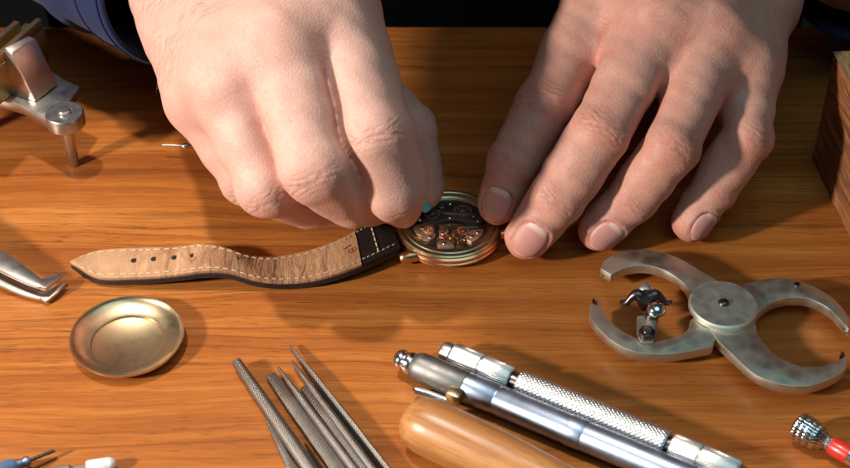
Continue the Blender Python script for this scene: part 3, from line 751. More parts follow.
def gear(x, y, z, r, teeth, mat, name='gear_wheel', spokes=4):
    mb = MB(); n = teeth*4; out = []
    for k in range(n):
        q = 2*math.pi*k/n; rr = r if (k % 4) < 2 else r*0.90; out.append((rr*math.cos(q), rr*math.sin(q)))
    inn = [(r*0.74*math.cos(2*math.pi*k/n), r*0.74*math.sin(2*math.pi*k/n)) for k in range(n)]
    V = [(C[0]+x+p[0], C[1]+y+p[1], zz) for zz in (z, z+0.28) for p in out+inn]; F = []
    for k in range(n):
        j = (k+1) % n
        F += [(2*n+k, 2*n+j, 3*n+j, 3*n+k), (j, k, n+k, n+j), (k, j, 2*n+j, 2*n+k), (n+j, n+k, 3*n+k, 3*n+j)]
    mb.add(V, F)
    for k in range(spokes):
        q = math.pi*2*k/spokes+0.4; mb.box((C[0]+x+math.cos(q)*r*0.38, C[1]+y+math.sin(q)*r*0.38, z+0.14), (r*0.80, r*0.13, 0.2), Matrix.Rotation(q, 3, 'Z'))
    mb.revolve([(0, z-0.5), (r*0.16, z-0.5), (r*0.16, z+0.7), (0.0, z+0.85)], 'z', 14, (C[0]+x, C[1]+y, 0))
    return mb.build(name, mat, mv, c0m)
gear(1.6, -4.6, 3.75, 2.9, 30, M['gold']); gear(-1.6, -6.6, 3.5, 2.3, 24, M['brass']); gear(4.6, -3.6, 3.9, 1.9, 20, M['copper']); gear(3.0, -8.6, 3.6, 2.1, 22, M['gold'])
gear(7.2, -1.4, 3.7, 1.7, 18, M['steel']); gear(-0.9, -3.9, 4.15, 1.1, 12, M['steel'])
gear(-6.8, -3.2, 4.35, 1.8, 22, M['copper'])
for x, y, z, r in ((-8.8, -2.2, 4.25, 0.8), (-6.2, -7.0, 4.25, 0.75), (0.4, -0.9, 4.4, 0.6), (7.4, -6.4, 4.1, 0.8), (-1.6, -10, 4.2, 0.7), (8.2, 4.2, 4.1, 0.85), (-2.4, 8.6, 4.1, 0.85), (-7.2, 4.2, 4.1, 0.85), (3.6, -2.0, 4.4, 0.55), (9.4, -4.6, 4.1, 0.6)):
    s_ = MB().revolve([(0, z-0.1), (r, z-0.1), (r, z+0.18), (r*0.85, z+0.3), (0, z+0.3)], 'z', 20, at(x, y)).build('screw', M['steel'], mv, c0m)
    MB().box(at(x, y, z+0.305), (r*1.7, r*0.3, 0.02), Matrix.Rotation(random.uniform(0, 3), 3, 'Z')).build('slot', M['hole'], s_, c0m)
for x, y, z in ((1.6, -4.6, 4.45), (-5.2, -2.2, 4.25), (3.2, 4.0, 4.1), (6.2, -5.4, 4.1), (-1.6, -6.6, 4.2), (4.6, -3.6, 4.6)):
    MB().revolve([(0, z), (0.62, z), (0.5, z+0.14), (0.15, z+0.06), (0, z+0.06)], 'z', 20, at(x, y)).build('jewel', M['ruby'], mv, c0m)
gear(-5.6, 5.0, 4.1, 2.6, 28, M['steel'], 'crown_wheel', 5); gear(4.6, 6.4, 4.1, 3.2, 34, M['steel'], 'ratchet_wheel', 6)
for x, y in ((9.6, 1.6), (-9.8, 2.2), (0.4, 10.4), (0.2, 3.2)):
    MB().revolve([(0, 4.0), (0.75, 4.0), (0.75, 4.3), (0.6, 4.42), (0, 4.42)], 'z', 20, at(x, y)).build('screw', M['chrome'], mv, c0m)
lv = MB(); lv.box(at(1.5, 5.2, 4.22), (9.5, 0.7, 0.22), Matrix.Rotation(-0.06, 3, 'Z')); lv.box(at(-5.4, 6.6, 4.22), (5.4, 0.35, 0.2), Matrix.Rotation(0.05, 3, 'Z')); lv.box(at(6.2, -2.6, 4.9), (7.0, 0.45, 0.2), Matrix.Rotation(0.08, 3, 'Z'))
lv.build('lever', M['chrome'], mv, c0m, bevel=0.06)
clk = MB()
for k in range(12):
    x, y = random.uniform(-2.5, 6.0), random.uniform(-10, -2.4)
    if math.hypot(x, y) < 11.3: clk.box(at(x, y, 3.7), (random.uniform(0.6, 1.9), random.uniform(0.3, 0.7), random.uniform(0.8, 1.5)), Matrix.Rotation(random.uniform(0, 3), 3, 'Z'))
clk.build('click_work', M['gold'], mv, c0m, bevel=0.05)

# the strap lies on its outer face, tan lining up
UE = [(74, 259, 3.0), (98, 250.5, 3.2), (130, 248, 4.2), (153, 247.5, 5.0), (180, 246, 6.2), (202, 244, 7.4), (223, 247, 7.0), (247, 254.5, 4.6), (268, 257, 3.4), (290, 254.5, 3.2), (313, 249, 4.0), (338, 240, 5.2), (352, 232.5, 5.6), (363, 226, 5.8), (376, 218.5, 5.8), (386, 213, 5.4)]
LE = [(77, 266, 3.0), (98, 277, 3.2), (130, 277.5, 4.2), (153, 276.5, 5.0), (180, 274, 6.2), (204, 271, 7.4), (228, 272, 7.0), (253, 279, 4.6), (275, 282, 3.4), (297, 281.5, 3.2), (318, 278.5, 4.0), (341, 272, 5.2), (358, 266, 5.6), (372, 260, 5.8), (387, 253, 5.8), (400, 247, 5.4)]
TIP = P(69.5, 261.5, 2.8)
ue = catmull([P(*p) for p in UE], 8); le = catmull([P(*p) for p in LE], 8); NS = len(ue)
end_lin = 12*8+2                                                   # the lining stops here, dark leather goes on to the lugs
def strap_surface(i, w, dz=0.0, out=0.0):
    p, q = np.array(ue[i]), np.array(le[i]); d = nrm(q-p); m = p-d*out+(q-p+2*d*out)*w; m[2] += dz+0.35*math.sin(math.pi*min(1, max(0, w))); return m
def strap_layer(i0, i1, z0, z1, out, tip, nw=12):
    mb = MB(); rows = []
    for i in range(i0, i1+1):
        top = [strap_surface(i, k/nw, z1, out) for k in range(nw+1)]; bot = [strap_surface(i, k/nw, z0, out) for k in range(nw+1)][::-1]
        rows.append(top+bot)
    if tip:
        t = np.array(TIP); s0 = [(p-t)*0.12+t+np.array([0, 0, 0]) for p in rows[0]]
        for k, p in enumerate(s0): p[2] = t[2]+(z1 if k <= nw else z0)
        mid = [(np.array(a)*0.42+np.array(b)*0.58) for a, b in zip(s0, rows[0])]
        rows = [s0, mid]+rows
    return mb.loft([[tuple(p) for p in r] for r in rows])
strap = strap_layer(0, NS-1, -2.6, -0.9, 0.5, True).build('strap', M['leather'], watch, c0, bevel=0.0, angle=50)
lin_mb = strap_layer(0, end_lin, -0.9, 0.0, 0.0, True, 24); lin = lin_mb.build('strap_lining', M['lining'], strap, c0, angle=50)
cre, dirt = [], []
for p in lin_mb.v:
    best = min(range(0, NS, 3), key=lambda i: (ue[i][0]+le[i][0]-2*p[0])**2+(ue[i][1]+le[i][1]-2*p[1])**2); t = best/8.0
    cre.append(float(np.interp(t, [0, 1.5, 3, 4.5, 6, 9.5, 11, 13], [0.05, 0.12, 0.5, 0.9, 1.0, 0.9, 0.35, 0.1]))); dirt.append(float(np.interp(t, [4, 5.2, 6.5, 8, 9], [0, 0.45, 0.8, 0.25, 0.0])))
for nm, v in (('crease', cre), ('dirt', dirt)):
    a_ = lin.data.attributes.new(nm, 'FLOAT', 'POINT'); a_.data.foreach_set('value', np.array(v, np.float32))
strap_layer(end_lin+1, NS-1, -0.9, 0.25, 0.3, False).build('strap_end', M['leather'], strap, c0, angle=50)
st = MB()
def stitch_row(fn, n, ln=0.62, r=0.26):
    for k in range(n):
        a_, b_ = fn(k/n), fn((k+ln)/n); m = (a_+b_)/2; m[2] += 0.12; st.tube([a_, m, b_], [r*0.6, r*0.85, r*0.6], 6)
def edge_pt(t, w, dz):
    x = t*(NS-1); i = min(int(x), NS-2); f = x-i; return strap_surface(i, w, dz)*(1-f)+strap_surface(i+1, w, dz)*f
stitch_row(lambda t: edge_pt(0.02+t*0.965, 0.90, 0.12+(0.3 if t > 0.83 else 0)), 42); stitch_row(lambda t: edge_pt(0.02+t*0.965, 0.10, 0.12+(0.3 if t > 0.83 else 0)), 42)
def lug_row(t): p = np.array(strap_surface(14*8-4, 0.06+t*0.88, 0.4)); return p
stitch_row(lug_row, 6, 0.7, 0.34)
tipn = [P(76, 262, 3.2), P(82, 256.5, 3.3)], [P(76, 262, 3.2), P(84, 267, 3.3)]
st.build('stitching', M['thread'], strap, c0)
for u_, v_ in ((134, 260.5), (154, 259), (174.5, 257.5), (193, 255.5), (214, 254), (236, 258.5)):
    z = float(np.interp(u_, [p[0] for p in UE], [p[2] for p in UE]))+0.36; h = P(u_, v_, z)
    b_ = MB().revolve([(0, -1.2), (0.95, -1.2), (1.05, 0.05), (0.0, 0.10)], 'z', 18, tuple(h)); b_.build('strap_hole', M['hole'], strap, c0)
fc = bpy.data.curves.new('size_mark', 'FONT'); fc.body = '18'; fc.size = 4.6*S; fc.extrude = 0.00004; fc.align_x = 'CENTER'; fc.align_y = 'CENTER'; fc.offset = -0.00003
fo = bpy.data.objects.new('size_mark', fc); COL.objects.link(fo)
dg = bpy.context.evaluated_depsgraph_get(); tm = bpy.data.meshes.new_from_object(fo.evaluated_get(dg)); bpy.data.objects.remove(fo); tm.materials.clear(); tm.materials.append(M['ink'])
to = bpy.data.objects.new('size_mark', tm); COL.objects.link(to); to.parent = strap
pm = P(349.5, 249.5, 5.6); upv = nrm(P(363, 240, 5.7)-P(340, 255.5, 5.2)); rt = nrm(np.cross(upv, (0, 0, 1))); nn = np.cross(rt, upv)
to.matrix_local = Matrix(((rt[0], upv[0], nn[0], 0), (rt[1], upv[1], nn[1], 0), (rt[2], upv[2], nn[2], 0), (0, 0, 0, 1)))
to.location = [(pm[k]-c0[k]+nn[k]*0.33)*S for k in range(3)]

# ------------------------------------------------------------------ snap-on back of the watch, lying open like a dish
D0 = P(127, 337, 3.0); D0[2] = 0
dish = empty('watch_case_back', D0, 'round gilt metal case back lying hollow side up like a shallow dish', 'case back')
MB().revolve([(0, 0.45), (10.9, 0.45), (11.15, 0.6)], 'z', 96, tuple(D0)).build('floor', M['dish'], dish, tuple(D0))
MB().revolve([(11.1, 0.2), (11.1, 0.7), (11.4, 1.25), (12.2, 1.35), (14.0, 1.8), (15.8, 2.6), (16.7, 3.25), (16.95, 3.6), (17.1, 3.95), (17.45, 3.95), (17.5, 3.4), (17.3, 3.0), (16.2, 1.9), (13.8, 0.6), (11.6, 0.1), (0, 0.1)], 'z', 120, tuple(D0), fn=lambda r, h, a: r*(1+0.004*math.sin(3*a)+0.003*math.sin(7*a+1))).build('flared_rim', M['dish_wall'], dish, tuple(D0), angle=50)

# ------------------------------------------------------------------ tweezers
T0 = P(0, 262, 0); T0 = (T0[0], T0[1], 0)
tw = empty('tweezers', T0, 'pair of steel tweezers with bent pointed tips at the left edge', 'tweezers')
def arm(pixels, wid, th, zlist, sm=6):
    """flat tapered blade: centre line through the pixels, widths across in mm"""
    pts = catmull([P(u, v, z) for (u, v), z in zip(pixels, zlist)], sm); n = len(pts); ws = np.interp(np.linspace(0, 1, n), np.linspace(0, 1, len(wid)), wid); ts = np.interp(np.linspace(0, 1, n), np.linspace(0, 1, len(th)), th); rings = []
    for j, p in enumerate(pts):
        t = nrm(pts[min(j+1, n-1)]-pts[max(j-1, 0)]); sd = nrm(np.cross((0, 0, 1), t)); up = np.cross(t, sd); w_, h_ = ws[j]/2, ts[j]/2
        rings.append([tuple(p+sd*a*w_+up*b*h_) for a, b in ((-1, -1), (1, -1), (1, 1), (-1, 1))])
    return MB().loft(rings)
arm([(-60, 218), (-15, 252), (10, 267), (30, 279), (43, 286)], (8, 7.5, 6.5, 4.6, 2.6), (1.6, 1.6, 1.6, 1.5, 1.4), (7.5, 7.2, 6.8, 6.0, 5.4)).build('blade', M['steel'], tw, T0, bevel=0.35)
arm([(-60, 240), (-15, 271), (10, 284), (30, 293), (45, 298)], (6, 5.5, 5, 3.8, 2.4), (1.8, 1.8, 1.7, 1.6, 1.5), (2.8, 2.6, 2.2, 1.7, 1.4)).build('blade', M['steel'], tw, T0, bevel=0.35)
arm([(36, 282.5), (44, 285), (53, 279.5), (65, 273.5)], (3.2, 5.0, 3.4, 0.5), (1.5, 1.4, 1.0, 0.4), (5.6, 5.2, 4.6, 4.2), 1).build('point', M['steel'], tw, T0, bevel=0.2)
arm([(38, 294), (46, 297.5), (55, 291), (66, 282.5)], (3.0, 4.8, 3.2, 0.5), (1.5, 1.4, 1.0, 0.4), (1.6, 1.5, 2.0, 2.6), 1).build('point', M['steel'], tw, T0, bevel=0.2)

# ------------------------------------------------------------------ needle files
def poly_bar(xs, secs):
    """loft along local x through sections"""
    return MB().loft([[(x, p[0], p[1]) for p in s] for x, s in zip(xs, secs)])
def sec_round(r, n=20): return [(r*math.cos(2*math.pi*k/n), r*math.sin(2*math.pi*k/n)) for k in range(n)]
def sec_flat(w, t): return [(-w/2, -t/2), (w/2, -t/2), (w/2, t/2), (-w/2, t/2)]
def sec_tri(w): return [(-w/2, -w*0.29), (w/2, -w*0.29), (0, w*0.58)]
def sec_half(w, t, n=12): return [(w/2*math.cos(math.pi*k/n), -t/2+t*math.sin(math.pi*k/n)) for k in range(n+1)]
def make_file(p0, p1, sec, label, roll=0.0, length=112, taper=(0.5, 0.8, 1.0)):
    o = axis_empty('needle_file', p0, p1, label, 'file', 'needle files fanned out in a bundle', roll)
    xs = [0, 0.6, 14, 34, length-35, length-34]; sc = [taper[0]*0.7, taper[0], taper[1], taper[2], 1.0, 0.9]
    poly_bar(xs, [[(a*k, b*k) for a, b in sec] for k in sc]).build('cut_blade', M['file'], o, bevel=0.12, angle=40, local=True)
    MB().revolve([(0, length-34), (1.4, length-34), (1.4, length), (1.2, length+0.6), (0, length+0.7)], 'x', 20).build('shank', M['steel'], o, local=True)
    return o
make_file(P(236, 361, 3.2), P(309, 468, 2.2), sec_round(2.15), 'round rat-tail needle file, leftmost of the fan, its tip coarsely ridged', taper=(0.7, 0.85, 1.0))
make_file(P(266, 418, 1.2), P(291, 468, 1.2), sec_flat(2.6, 1.5), 'short dark file lying under the round rat-tail file', taper=(0.4, 0.8, 1.0))
make_file(P(270, 375, 1.6), P(336, 468, 1.6), sec_flat(4.0, 2.0), 'broad flat crosshatched file, just right of the round rat-tail file', taper=(0.75, 0.95, 1.0))
make_file(P(278, 367, 3.9), P(354, 468, 3.6), sec_half(2.8, 2.0), 'slim half-round file resting upon the broad flat files', taper=(0.35, 0.8, 1.0))
make_file(P(305, 443, 1.0), P(321, 468, 1.0), sec_tri(2.6), 'dark three-square file whose tip shows lowest, near the photo bottom', taper=(0.3, 0.8, 1.0))
make_file(P(304, 387, 1.8), P(366, 468, 1.8), sec_flat(3.8, 2.0), 'flat file with brownish crosshatched face, between two slim files', taper=(0.8, 0.95, 1.0))
make_file(P(292, 361, 2.6), P(372, 468, 3.4), sec_half(2.6, 1.8), 'slim file second from the right of the fan', taper=(0.35, 0.8, 1.0))
make_file(P(290, 345, 1.6), P(386, 468, 2.0), sec_tri(3.4), 'longest needle file, rightmost of the fan, with the farthest tip', taper=(0.3, 0.75, 1.0))

# ------------------------------------------------------------------ wooden graver handle
hd = axis_empty('tool_handle', P(404, 416, 8.3), P(566, 490, 7.4), 'pale varnished turned wooden tool handle with a rounded butt', 'handle')
MB().revolve([(0, 0.0), (2.2, 0.25), (4.4, 1.0), (6.2, 2.3), (7.5, 4.4), (8.2, 7.2), (8.4, 11), (8.35, 18), (8.1, 27), (7.5, 38), (6.7, 50), (5.8, 64), (5.2, 76), (5.0, 84), (0, 84)], 'x', 72).build('wooden_grip', M['handle'], hd, angle=50, local=True)
MB().revolve([(0, 84), (5.2, 84), (5.3, 84.6), (4.9, 96), (4.5, 96.6), (0, 96.6)], 'x', 40).build('ferrule', M['brass'], hd, local=True)
MB().revolve([(0, 96.6), (1.6, 96.6), (1.5, 130), (0.4, 150), (0, 150)], 'x', 16).build('shank', M['steel'], hd, local=True)

# ------------------------------------------------------------------ blue metal clutch pencil
pn = axis_empty('clutch_pencil', P(395, 357, 5.4), P(640, 459, 5.0), 'blue-grey metal pencil with a dark grip, chrome push button and pocket clip', 'pencil')
MB().revolve([(0, 0), (1.6, 0.15), (2.6, 0.8), (3.1, 1.8), (3.2, 2.8), (3.0, 3.3), (2.7, 3.5), (2.7, 3.9), (3.3, 4.2), (3.5, 5.2), (3.4, 6.2), (3.2, 6.6), (0, 6.6)], 'x', 40).build('push_button', M['chrome'], pn, local=True)
MB().revolve([(0, 6.6), (3.7, 6.6), (4.3, 7.6), (4.6, 9.0), (4.7, 24), (4.5, 24.4), (0, 24.4)], 'x', 48).build('cap', M['grip'], pn, local=True)
MB().revolve([(0, 24.4), (4.45, 24.4), (4.5, 25), (4.5, 34), (4.25, 34.4), (4.25, 35), (4.5, 35.4), (4.4, 118), (3.5, 128), (1.2, 140), (0.6, 140.5), (0.6, 145), (0, 145)], 'x', 48).build('barrel', M['blue'], pn, local=True)
MB().revolve([(4.55, 58), (4.62, 58.2), (4.62, 62.8), (4.55, 63)], 'x', 48).build('barrel_band', M['blue'], pn, local=True)
cl = MB(); cl.tube([(10.5, -6.9, -2.4), (11.5, -7.0, -2.3), (16, -6.4, -2.2), (24, -6.0, -2.0)], [0.9, 1.5, 1.3, 1.2], 16)
cl.build('clip', M['chrome'], pn, local=True)
MB().box((23.5, -5.2, 0.6), (4.6, 4.4, 4.2)).build('clip_clamp', M['ring'], pn, bevel=0.7, local=True)

# ------------------------------------------------------------------ knurled silver pin vice
kv = axis_empty('pin_vise', P(441, 351, 4.4), P(737, 474, 4.4), 'silver knurled pin vise handle lying behind the blue pencil', 'pin vise')
MB().revolve([(0, 0), (2.4, 0), (3.2, 0.5), (3.5, 1.2), (3.5, 3.6), (3.0, 4.0), (0, 4.0)], 'x', 48).build('end_cap', M['silver'], kv, local=True)
reed = lambda r, h, a: r-0.16*max(0.0, 1-2.2*abs(math.sin(a*21)))*(r > 4.1)
def rings(x0, x1, r, step): return [(r, x0+(x1-x0)*k/int((x1-x0)/step)) for k in range(int((x1-x0)/step)+1)]
MB().revolve([(0, 4.0), (3.8, 4.0), (4.25, 4.6), (4.25, 13.6), (4.0, 13.9), (4.0, 14.3), (4.25, 14.6), (4.25, 23.5), (3.8, 24.2), (0, 24.2)], 'x', 336, fn=reed).build('reeded_collar', M['silver'], kv, local=True)
MB().revolve([(0, 24.2), (2.9, 24.2), (2.9, 26.4), (0, 26.4)], 'x', 32).build('neck', M['dark_steel'], kv, local=True)
dia = lambda r, h, a: r-(0.15*max(0.0, 1-2.0*abs(math.sin(a*10+h*2.2)))+0.15*max(0.0, 1-2.0*abs(math.sin(a*10-h*2.2))))*(r > 4.1)
MB().revolve([(0, 26.4), (3.8, 26.4)]+rings(27.0, 73.5, 4.25, 0.16)+[(3.9, 74.2), (0, 74.2)], 'x', 160, fn=dia).build('knurled_grip', M['silver'], kv, local=True)
MB().revolve([(0, 74.2), (3.0, 74.2), (3.0, 75.6), (0, 75.6)], 'x', 32).build('neck', M['dark_steel'], kv, local=True)
MB().revolve([(0, 75.6), (3.9, 75.6), (4.25, 76.2), (4.25, 84), (4.05, 84.2), (4.05, 84.6), (4.25, 84.8), (4.25, 95), (3.7, 96), (0, 96)], 'x', 336, fn=reed).build('chuck', M['silver'], kv, local=True)
kb = MB().revolve([(0, 96), (3.2, 96), (2.0, 101), (0.7, 102), (0.7, 112), (0, 112)], 'x', 32); kb.build('jaw', M['steel'], kv, local=True)

# ------------------------------------------------------------------ figure-eight caliper
ZT = 7.4
def cp(l): return [P(u, v, ZT)[:2] for u, v in l]
ul_out = [(600.5, 268), (604, 261), (614, 254.5), (633, 249.8), (658, 251.5), (680, 258.5), (705, 273), (727, 285.5)]
ul_in = [(691, 303), (689, 293), (683.5, 283), (665, 270.5), (644, 265.5), (625, 268), (611, 275)]
lr_in = [(756, 325), (757.5, 333), (763.5, 342.6), (778, 356.5), (800, 365.5), (821.6, 366), (838, 360)]
lr_out = [(846.5, 355.5), (845.5, 369), (829, 379.5), (807, 386), (781.6, 384.4), (756, 375), (734, 356), (717, 339.5)]
ll_out = [(591, 302), (590.5, 316), (604, 333.5), (622, 346), (643.6, 353), (669, 353.6), (690, 350.5), (712.6, 346)]
ur_in = [(755, 320), (757, 315.5), (762, 309), (774, 301), (792.5, 297), (811, 299), (829, 308), (841, 320)]
ur_out = [(849, 328.5), (847, 313.6), (832.5, 297), (811, 284.7), (785, 277.2), (763.5, 279), (742, 284.5), (731, 288)]
ll_in = [(690, 320), (688.5, 328), (680, 334.5), (658, 340.5), (636, 337), (614.5, 324.5), (600, 305.5)]
def smooth(l): return [tuple(p) for p in catmull(cp(l), 6)]
K0 = P(722.8, 308, ZT); K0 = (K0[0], K0[1], 0)
cal = empty('figure_eight_caliper', K0, 'grey metal figure-eight caliper with open round jaws, a centre disc and a small wing nut', 'caliper')
MB().prism(smooth(ul_out)+smooth(lr_in)+smooth(lr_out)+smooth(ul_in), 3.9, ZT).build('arm', M['nickel'], cal, K0, bevel=0.6, angle=30)
MB().prism(smooth(ll_out)+[tuple(p) for p in cp([(716, 336)])]+smooth(ur_in)+smooth(ur_out)+smooth(ll_in), 3.7, ZT-0.2).build('arm', M['nickel'], cal, K0, bevel=0.6, angle=30)
MB().revolve([(0, ZT+0.02), (10.5, ZT+0.02), (10.7, ZT+0.4), (10.6, ZT+1.5), (10.0, ZT+2.0), (0, ZT+2.05)], 'z', 96, (K0[0], K0[1], 0)).build('pivot_disc', metal('turned_nickel', (0.70, 0.70, 0.63), 0.52, 0.25, 0.25), cal, K0, angle=25)
MB().revolve([(0, ZT+2.0), (1.7, ZT+2.0), (1.7, ZT+2.5), (1.2, ZT+3.0), (0, ZT+3.2)], 'z', 24, (K0[0], K0[1], 0)).build('pivot_screw', M['dark_steel'], cal, K0, angle=60)
MB().revolve([(0, 0.0), (3.0, 0.0), (3.4, 0.6), (3.4, 3.8), (0, 3.8)], 'z', 24, (K0[0], K0[1], 0)).build('pivot_nut', M['dark_steel'], cal, K0)
def pin(u, v, du, dv, mat, r=0.9):
    a = P(u, v, 5.4); b = P(u+du, v+dv, 5.2); MB().tube([a, a*0.4+b*0.6, b], [r, r, r*0.5], 14).build('jaw_pin', mat, cal, K0)
pin(604, 269, -0.5, 7, M['brass'], 1.0); pin(595, 306, -1.0, -7, M['dark_steel'], 0.8); pin(846, 326, 0.5, 7, M['steel'], 1.1); pin(842, 358.5, 0.5, -6, M['dark_steel'], 0.8)
rv = P(797, 284, ZT); MB().revolve([(0, ZT-0.3), (0.9, ZT-0.3), (0.9, ZT+0.12), (0, ZT+0.2)], 'z', 16, (rv[0], rv[1], 0)).build('rivet', M['dark_steel'], cal, K0)
# bracket with wing nut in the left jaw
bp = [P(u, v, ZT+1.2)[:2] for u, v in ((637, 316), (650, 314.5), (657, 319), (656.5, 331), (653, 341), (641, 341), (637, 332))]
MB().prism(bp, ZT+0.05, ZT+1.2).build('bracket', M['nickel'], cal, K0, bevel=0.2)
hx = P(646.5, 336, ZT+1.2); hexa = [(hx[0]+2.7*math.cos(math.pi/3*k), hx[1]+2.7*math.sin(math.pi/3*k)) for k in range(6)]
MB().prism(hexa, ZT+1.25, ZT+3.4).build('hex_bolt', M['dark_steel'], cal, K0, bevel=0.35)
MB().revolve([(0, ZT+3.4), (1.3, ZT+3.4), (1.3, ZT+3.9), (0, ZT+4.1)], 'z', 16, (hx[0], hx[1], 0)).build('bolt_end', M['steel'], cal, K0)
MB().revolve([(0, 0.2), (2.2, 0.2), (2.6, 0.8), (2.6, 2.0), (1.5, 2.3), (1.5, 3.8), (0, 3.8)], 'z', 24, (hx[0], hx[1]-0.5, 0)).build('lower_nut', M['dark_steel'], cal, K0)
wc = P(652, 314, 9.0)
MB().revolve([(0, 5.5), (2.2, 5.5), (2.2, 9.6), (0, 9.6)], 'z', 24, (wc[0], wc[1], 0)).build('post', M['dark_steel'], cal, K0, bevel=0.3)
dm = P(656, 310, 10.2); MB().revolve([(0, 9.2), (2.5, 9.2), (3.0, 9.9), (2.9, 10.9), (2.2, 12.0), (1.0, 12.6), (0, 12.7)], 'z', 28, (dm[0], dm[1], 0)).build('dome_screw', M['chrome'], cal, K0, angle=60)
wg = MB()
for sx in (-1, 1):
    l = [(646+sx*3, 299, 10.5), (646+sx*9, 294.5, 12), (646+sx*15, 298, 11.0), (646+sx*20, 303, 9.4), (646+sx*25, 301.5, 8.6)]
    wg.tube([P(*p) for p in catmull(l, 4)], list(np.interp(np.linspace(0, 1, 17), [0, 0.25, 0.55, 0.85, 1], [2.2, 1.8, 1.1, 0.8, 0.6])), 14)
b0 = P(646, 306, 7); b1 = P(646, 296, 12.5); wg.tube([b0, (b0+b1)/2, b1], [2.2, 2.8, 2.4], 18); wg.build('wing_nut', M['dark_steel'], cal, K0, angle=60)
kn = P(645.5, 288, 9); MB().revolve([(0, 6.5), (1.9, 6.5), (2.4, 7.6), (2.3, 9.0), (1.4, 9.9), (0, 10.2)], 'z', 24, (kn[0], kn[1], 0)).build('stud', M['nickel'], cal, K0, angle=60)
sp = P(646, 290, 5.5); MB().tube([P(646, 287, 7), P(646, 300, 7)], 1.1, 12).build('stud_shaft', M['dark_steel'], cal, K0)

# ------------------------------------------------------------------ red-banded screwdriver (lower right)
sd = axis_empty('screwdriver', P(795, 424, 5.0), P(862, 463, 4.0), 'chrome precision screwdriver with knurled swivel head and red colour band', 'screwdriver')
MB().revolve([(0, 0), (2.6, 0.0), (3.3, 0.5), (4.2, 0.9), (4.35, 1.6), (4.35, 5.0), (4.2, 5.6), (3.9, 5.8), (3.9, 6.2), (4.25, 6.5), (4.1, 7.4), (3.2, 8.8), (2.2, 10.0), (2.0, 11.6), (0, 11.6)], 'x', 64).build('swivel_head', M['screw_knurl'], sd, angle=30, local=True)
MB().revolve([(0, 11.6), (2.5, 11.6), (2.75, 12.0), (2.75, 17.5), (0, 17.5)], 'x', 40).build('colour_band', M['red'], sd, local=True)
MB().revolve([(0, 17.5), (2.6, 17.5), (2.6, 22), (2.35, 22.3), (2.35, 23), (2.6, 23.3), (2.6, 60), (1.2, 66), (0.8, 67), (0.8, 90), (0, 90.5)], 'x', 40).build('shaft', M['chrome'], sd, local=True)

# ------------------------------------------------------------------ rough sawn block (right)
zb = 46.0
b_rear = P(812, 161, 0); b_dir = nrm(P(852, 243, 0)-b_rear); b_x = np.array([-b_dir[1], b_dir[0], 0])
BL = b_rear; q0, q1 = BL, BL+b_dir*120; q2, q3 = q1+b_x*70, BL+b_x*70
blk = empty('wood_block', (BL[0], BL[1], 0), 'rough sawn block of dark reddish wood at the right edge', 'block')
nb = MB(); ny, nz = 70, 28; rows = []
for k in range(nz+1):
    rows.append([tuple(BL+b_dir*120*j/ny+np.array([0, 0, zb*k/nz])+b_x*(0.15*math.sin(k*1.7+j*0.35)+0.25*random.random()+0.15*math.sin(j*0.8-k*0.4))) for j in range(ny+1)])
V = [p for r in rows for p in r]; F = [(k*(ny+1)+j, k*(ny+1)+j+1, (k+1)*(ny+1)+j+1, (k+1)*(ny+1)+j) for k in range(nz) for j in range(ny)]
nb.add(V, F)
# far side, right side, near end
for A, B in ((q3, BL), (q2, q3), (q1, q2)):
    nb.add([tuple(A), tuple(B), tuple(B+np.array([0, 0, zb])), tuple(A+np.array([0, 0, zb]))], [(0, 1, 2, 3)])
nb.build('sawn_side', M['block'], blk, (BL[0], BL[1], 0), angle=60)
tp = MB(); g = 16; V = []
for i in range(g+1):
    for j in range(g+1):
        p = BL+b_dir*120*i/g+b_x*70*j/g; V.append((p[0]-b_x[0]*0.6*(j == 0), p[1], zb+0.3*random.random()+0.2))
tp.add(V, [(i*(g+1)+j, (i+1)*(g+1)+j, (i+1)*(g+1)+j+1, i*(g+1)+j+1) for i in range(g) for j in range(g)])
tp.build('sawn_top', M['endgrain'], blk, (BL[0], BL[1], 0), angle=60)

# ------------------------------------------------------------------ three-legged steel jig (upper left)
jb = P(74, 165, 0); J0 = (jb[0], jb[1], 0)
jig = empty('watchmaker_jig', J0, 'steel watchmaking jig on tapered legs with a wedge block and brass bar, at upper left', 'jig')
bt = P(68, 105, 23.0); BX, BY = bt[0], bt[1]
MB().revolve([(0, 0), (1.5, 0.0), (1.8, 0.6), (2.5, 17.6), (0, 17.6)], 'z', 32, (jb[0], jb[1], 0)).build('leg', M['steel'], jig, J0)
MB().revolve([(0, 17.6), (6.0, 17.6), (6.6, 18.2), (6.6, 22.4), (6.2, 23.0), (3.0, 23.0), (2.9, 22.7), (2.3, 22.7), (0, 22.7)], 'z', 56, (jb[0], jb[1]+0.0, 0)).build('boss', M['steel'], jig, J0)
MB().revolve([(0, 22.7), (2.2, 22.7), (2.2, 23.6), (1.7, 24.1), (0, 24.2)], 'z', 32, (jb[0], jb[1], 0)).build('boss_screw', M['steel'], jig, J0)
oy = jb[1]-BY; ox = jb[0]-BX
pl_px = [(80, 86), (66, 80), (50, 70), (20, 52), (-40, 20), (-90, 30), (-90, 110), (-30, 98), (0, 100), (22, 106), (40, 117), (54, 123), (62, 112)]
MB().prism([tuple(P(u, v, 22.2)[:2]) for u, v in pl_px], 18.4, 22.2).build('base_plate', M['steel'], jig, J0, bevel=0.5)
for u, v in ((-60, 30), (-70, 100)):
    q = P(u, v, 22); MB().revolve([(0, 0), (1.5, 0.0), (1.8, 0.6), (2.5, 18.4), (0, 18.4)], 'z', 24, (q[0], q[1], 0)).build('leg', M['steel'], jig, J0)
